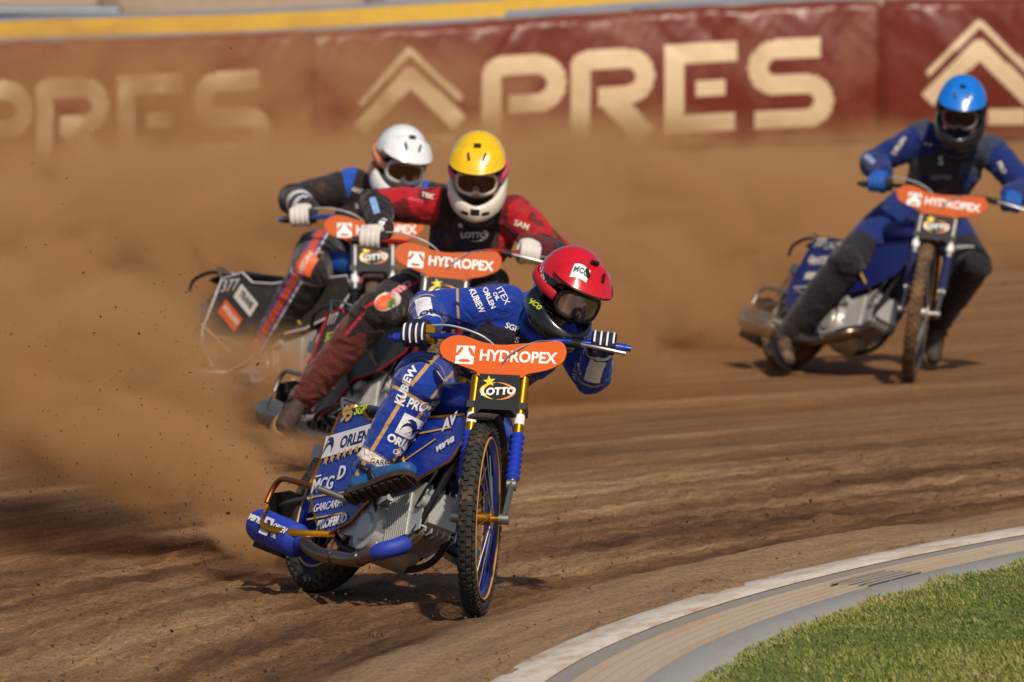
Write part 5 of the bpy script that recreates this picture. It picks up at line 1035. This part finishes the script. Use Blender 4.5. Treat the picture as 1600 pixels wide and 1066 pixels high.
put(pko, pk1, 908, 424, SQ, 0.05, -22, WHITE, wide=1.3, name='peak_print'); put(pko, pk1, 908, 424, 'MCG', 0.026, -22, mat('teal_print', S(30, 84, 90), 0.5), off=0.004, name='peak_print')
put(RH, hb1, 846, 432, 'ORLEN.PL', 0.026, -62, WHITE, 0.03, name='helmet_print'); put(RH, hb1, 836, 475, 'MCG', 0.022, -62, LIME, 0.03, name='helmet_print')
t2 = bvh_of(R2)
put(R2, t2, 740, 368, 'LOTTO', 0.034, 0, PWHITE, 0.03); put(R2, t2, 742, 367, crescent(0.06, 0.03, -120, 110, 0.008), 1, 0, PWHITE); put(R2, t2, 720, 352, star(0.016), 1, 0, PWHITE)
SKY = mat('pale_blue_print', S(150, 190, 240), 0.5)
put(R2, t2, 597, 345, 'astr', 0.055, 72, WHITE, 0.03); put(R2, t2, 650, 312, 'moto', 0.03, -20, PINK, 0.02); put(R2, t2, 668, 306, 'TEK', 0.032, -20, PWHITE, 0.03); put(R2, t2, 815, 352, 'SAM', 0.036, -20, PWHITE, 0.03)
put(R2, t2, 622, 452, 'omo', 0.058, 52, mat('pale_pink_print', S(226, 150, 160), 0.5), 0.05); put(R2, t2, 604, 470, [(0.5 * math.cos(k * 0.3), 0.36 * math.sin(k * 0.3)) for k in range(21)], 0.11, 40, PWHITE); put(R2, t2, 601, 472, [(0.5 * math.cos(k * 0.3), 0.36 * math.sin(k * 0.3)) for k in range(21)], 0.085, 40, HORA, off=0.004); put(R2, t2, 609, 476, [(0, -0.3), (0.5, 0), (0.1, 0.3), (-0.2, 0)], 0.06, 40, mat('print_green', S(60, 130, 70), 0.5), off=0.0055)
t3 = bvh_of(R3)
put(R3, t3, 478, 408, SQ, 0.09, 68, HORA, wide=1.4); put(R3, t3, 478, 408, 'HYDRO', 0.036, 68, PWHITE, off=0.004); put(R3, t3, 565, 300, 'ANTEX', 0.03, -20, PWHITE); put(R3, t3, 572, 322, 'LOTTO', 0.03, 0, PWHITE)
t4 = bvh_of(R4)
put(R4, t4, 1470, 252, 'S', 0.06, 0, PWHITE, 0.02); put(R4, t4, 1470, 278, 'LOTTO', 0.032, 0, mat('dim_print', S(150, 140, 150), 0.6)); put(R4, t4, 1450, 225, 'o o', 0.03, -15, PWHITE); put(R4, t4, 1405, 228, 'ORLEN', 0.034, 55, PWHITE, 0.03); put(R4, t4, 1565, 262, 'PRO', 0.034, -60, PWHITE, 0.03); put(R4, t4, 1506, 386, 'HYDRO', 0.03, -20, PWHITE)

# ------------------------------------------------------------------ clods flung up by the rear wheels
def clods():
    rs = np.random.RandomState(5); mb = MB()
    for key, n, spread in (('red', 7000, 1.0), ('yellow', 700, 1.0), ('white', 900, 1.0), ('blue', 2000, 1.0)):
        W = BIKES[key][1]; o = W @ Vector((-0.15, 0, 0.05)); back = (W.to_3x3() @ Vector((-1, 0, 0))); back.z = 0; back.normalize(); lat = Vector((-back.y, back.x, 0))
        for _ in range(n):
            d = rs.rand() ** 0.7 * 3.4; p = o + back * d + lat * rs.normal(0, 0.10 + 0.22 * d) + Vector((0, 0, abs(rs.normal(0, 0.05 + 0.25 * min(d, 2.0)))))
            r = 0.0011 + 0.0080 * rs.rand() ** 7; q = [Vector(rs.uniform(-1, 1, 3)).normalized() * r * rs.uniform(.6, 1.3) for _ in range(4)]; mb.add([p + v for v in q], [(0, 1, 2), (0, 2, 3), (0, 3, 1), (1, 3, 2)])
    return mb.mesh('clods')
tag(obj('flying_dirt', clods(), mat('wet_shale', S(74, 52, 36), 0.9, vary=0.4)), 'brown clods of shale flung into the air behind the rear wheels', 'dirt', kind='stuff')

# ------------------------------------------------------------------ dust clouds
def dust_mat():
    m = bpy.data.materials.new('shale_dust'); m.use_nodes = True; nt = m.node_tree; N, L = nt.nodes, nt.links; N.remove(N['Principled BSDF'])
    v = N.new('ShaderNodeVolumePrincipled'); v.inputs['Color'].default_value = (*DUST_COL, 1); v.inputs['Anisotropy'].default_value = 0.1
    tc = N.new('ShaderNodeTexCoord'); ln = N.new('ShaderNodeVectorMath'); ln.operation = 'LENGTH'; L.new(tc.outputs['Object'], ln.inputs[0])
    fo = N.new('ShaderNodeMapRange'); fo.interpolation_type = 'SMOOTHSTEP'; fo.inputs[1].default_value = 1.0; fo.inputs[2].default_value = 0.1; L.new(ln.outputs['Value'], fo.inputs[0])
    ge = N.new('ShaderNodeNewGeometry'); no = N.new('ShaderNodeTexNoise'); no.inputs['Scale'].default_value = 1.3; no.inputs['Detail'].default_value = 5; no.inputs['Distortion'].default_value = 0.9; mp = N.new('ShaderNodeMapping'); mp.inputs['Scale'].default_value = (1.5, 0.20, 2.0); mp.inputs['Rotation'].default_value = (0, R(-25), R(20)); L.new(ge.outputs['Position'], mp.inputs[0]); L.new(mp.outputs[0], no.inputs['Vector'])
    nr = N.new('ShaderNodeMapRange'); nr.inputs[1].default_value = 0.39; nr.inputs[2].default_value = 0.62; nr.inputs[3].default_value = 0.22; nr.inputs[4].default_value = 2.2; L.new(no.outputs[0], nr.inputs[0])
    at_ = N.new('ShaderNodeAttribute'); at_.attribute_type = 'OBJECT'; at_.attribute_name = 'thickness'
    a = N.new('ShaderNodeMath'); a.operation = 'MULTIPLY'; L.new(fo.outputs[0], a.inputs[0]); L.new(nr.outputs[0], a.inputs[1])
    b = N.new('ShaderNodeMath'); b.operation = 'MULTIPLY'; L.new(a.outputs[0], b.inputs[0]); L.new(at_.outputs['Fac'], b.inputs[1]); L.new(b.outputs[0], v.inputs['Density'])
    L.new(v.outputs[0], N['Material Output'].inputs['Volume']); return m
DUST_COL = (0.88, 0.52, 0.25)
DUST = dust_mat(); ball = MB().ball((0, 0, 0), 1.0, 12).mesh('dust_cloud')
def cloud(px_, py_, Y, rad, od, label, tilt=0.0):
    o = obj('dust_cloud', ball, DUST); o.location = at(px_, py_, Y); o.scale = rad; o.rotation_euler = (0, R(tilt), 0); o['thickness'] = od / (1.0 * rad[1]); tag(o, label, 'dust', kind='stuff')
cloud(10, 580, 41.5, (1.10, 1.7, 0.56), 7.5, 'thick brown dust at the left edge behind the nearest motorcycle')
cloud(250, 720, 40.2, (0.78, 0.9, 0.26), 5.5, 'dust streaming low from the rear wheel of the nearest motorcycle', 24)
cloud(400, 850, 38.9, (0.24, 0.35, 0.10), 7.0, 'dense jet of dirt right behind the rear wheel of the nearest motorcycle', 25)
cloud(400, 480, 51.0, (2.8, 2.0, 0.95), 7.5, 'tan dust behind the two riders riding close together')
cloud(345, 600, 46.9, (0.68, 0.6, 0.32), 2.4, 'dust round the lower half of the motorcycle with white piping', -8)
cloud(440, 705, 43.9, (0.36, 0.4, 0.12), 0.9, 'small puff of dust at the boot of the rider in yellow helmet')
cloud(880, 390, 56.0, (2.6, 2.4, 0.88), 5.5, 'hanging dust between the red helmet and the lone rider')
cloud(1040, 490, 55.0, (0.75, 0.9, 0.34), 2.6, 'roost of dust behind the rear wheel of the lone rider', 25)
cloud(760, 362, 63.5, (8.0, 4.5, 0.82), 5.5, 'low bank of dust lying along the foot of the fence')
cloud(230, 215, 65.5, (3.9, 2.0, 1.05), 1.6, 'thin dust in front of the fence lettering at left')
cloud(470, 715, 45.6, (0.45, 0.5, 0.15), 1.8, 'dust kicked up round the rear wheel of the rider in yellow helmet', 15)
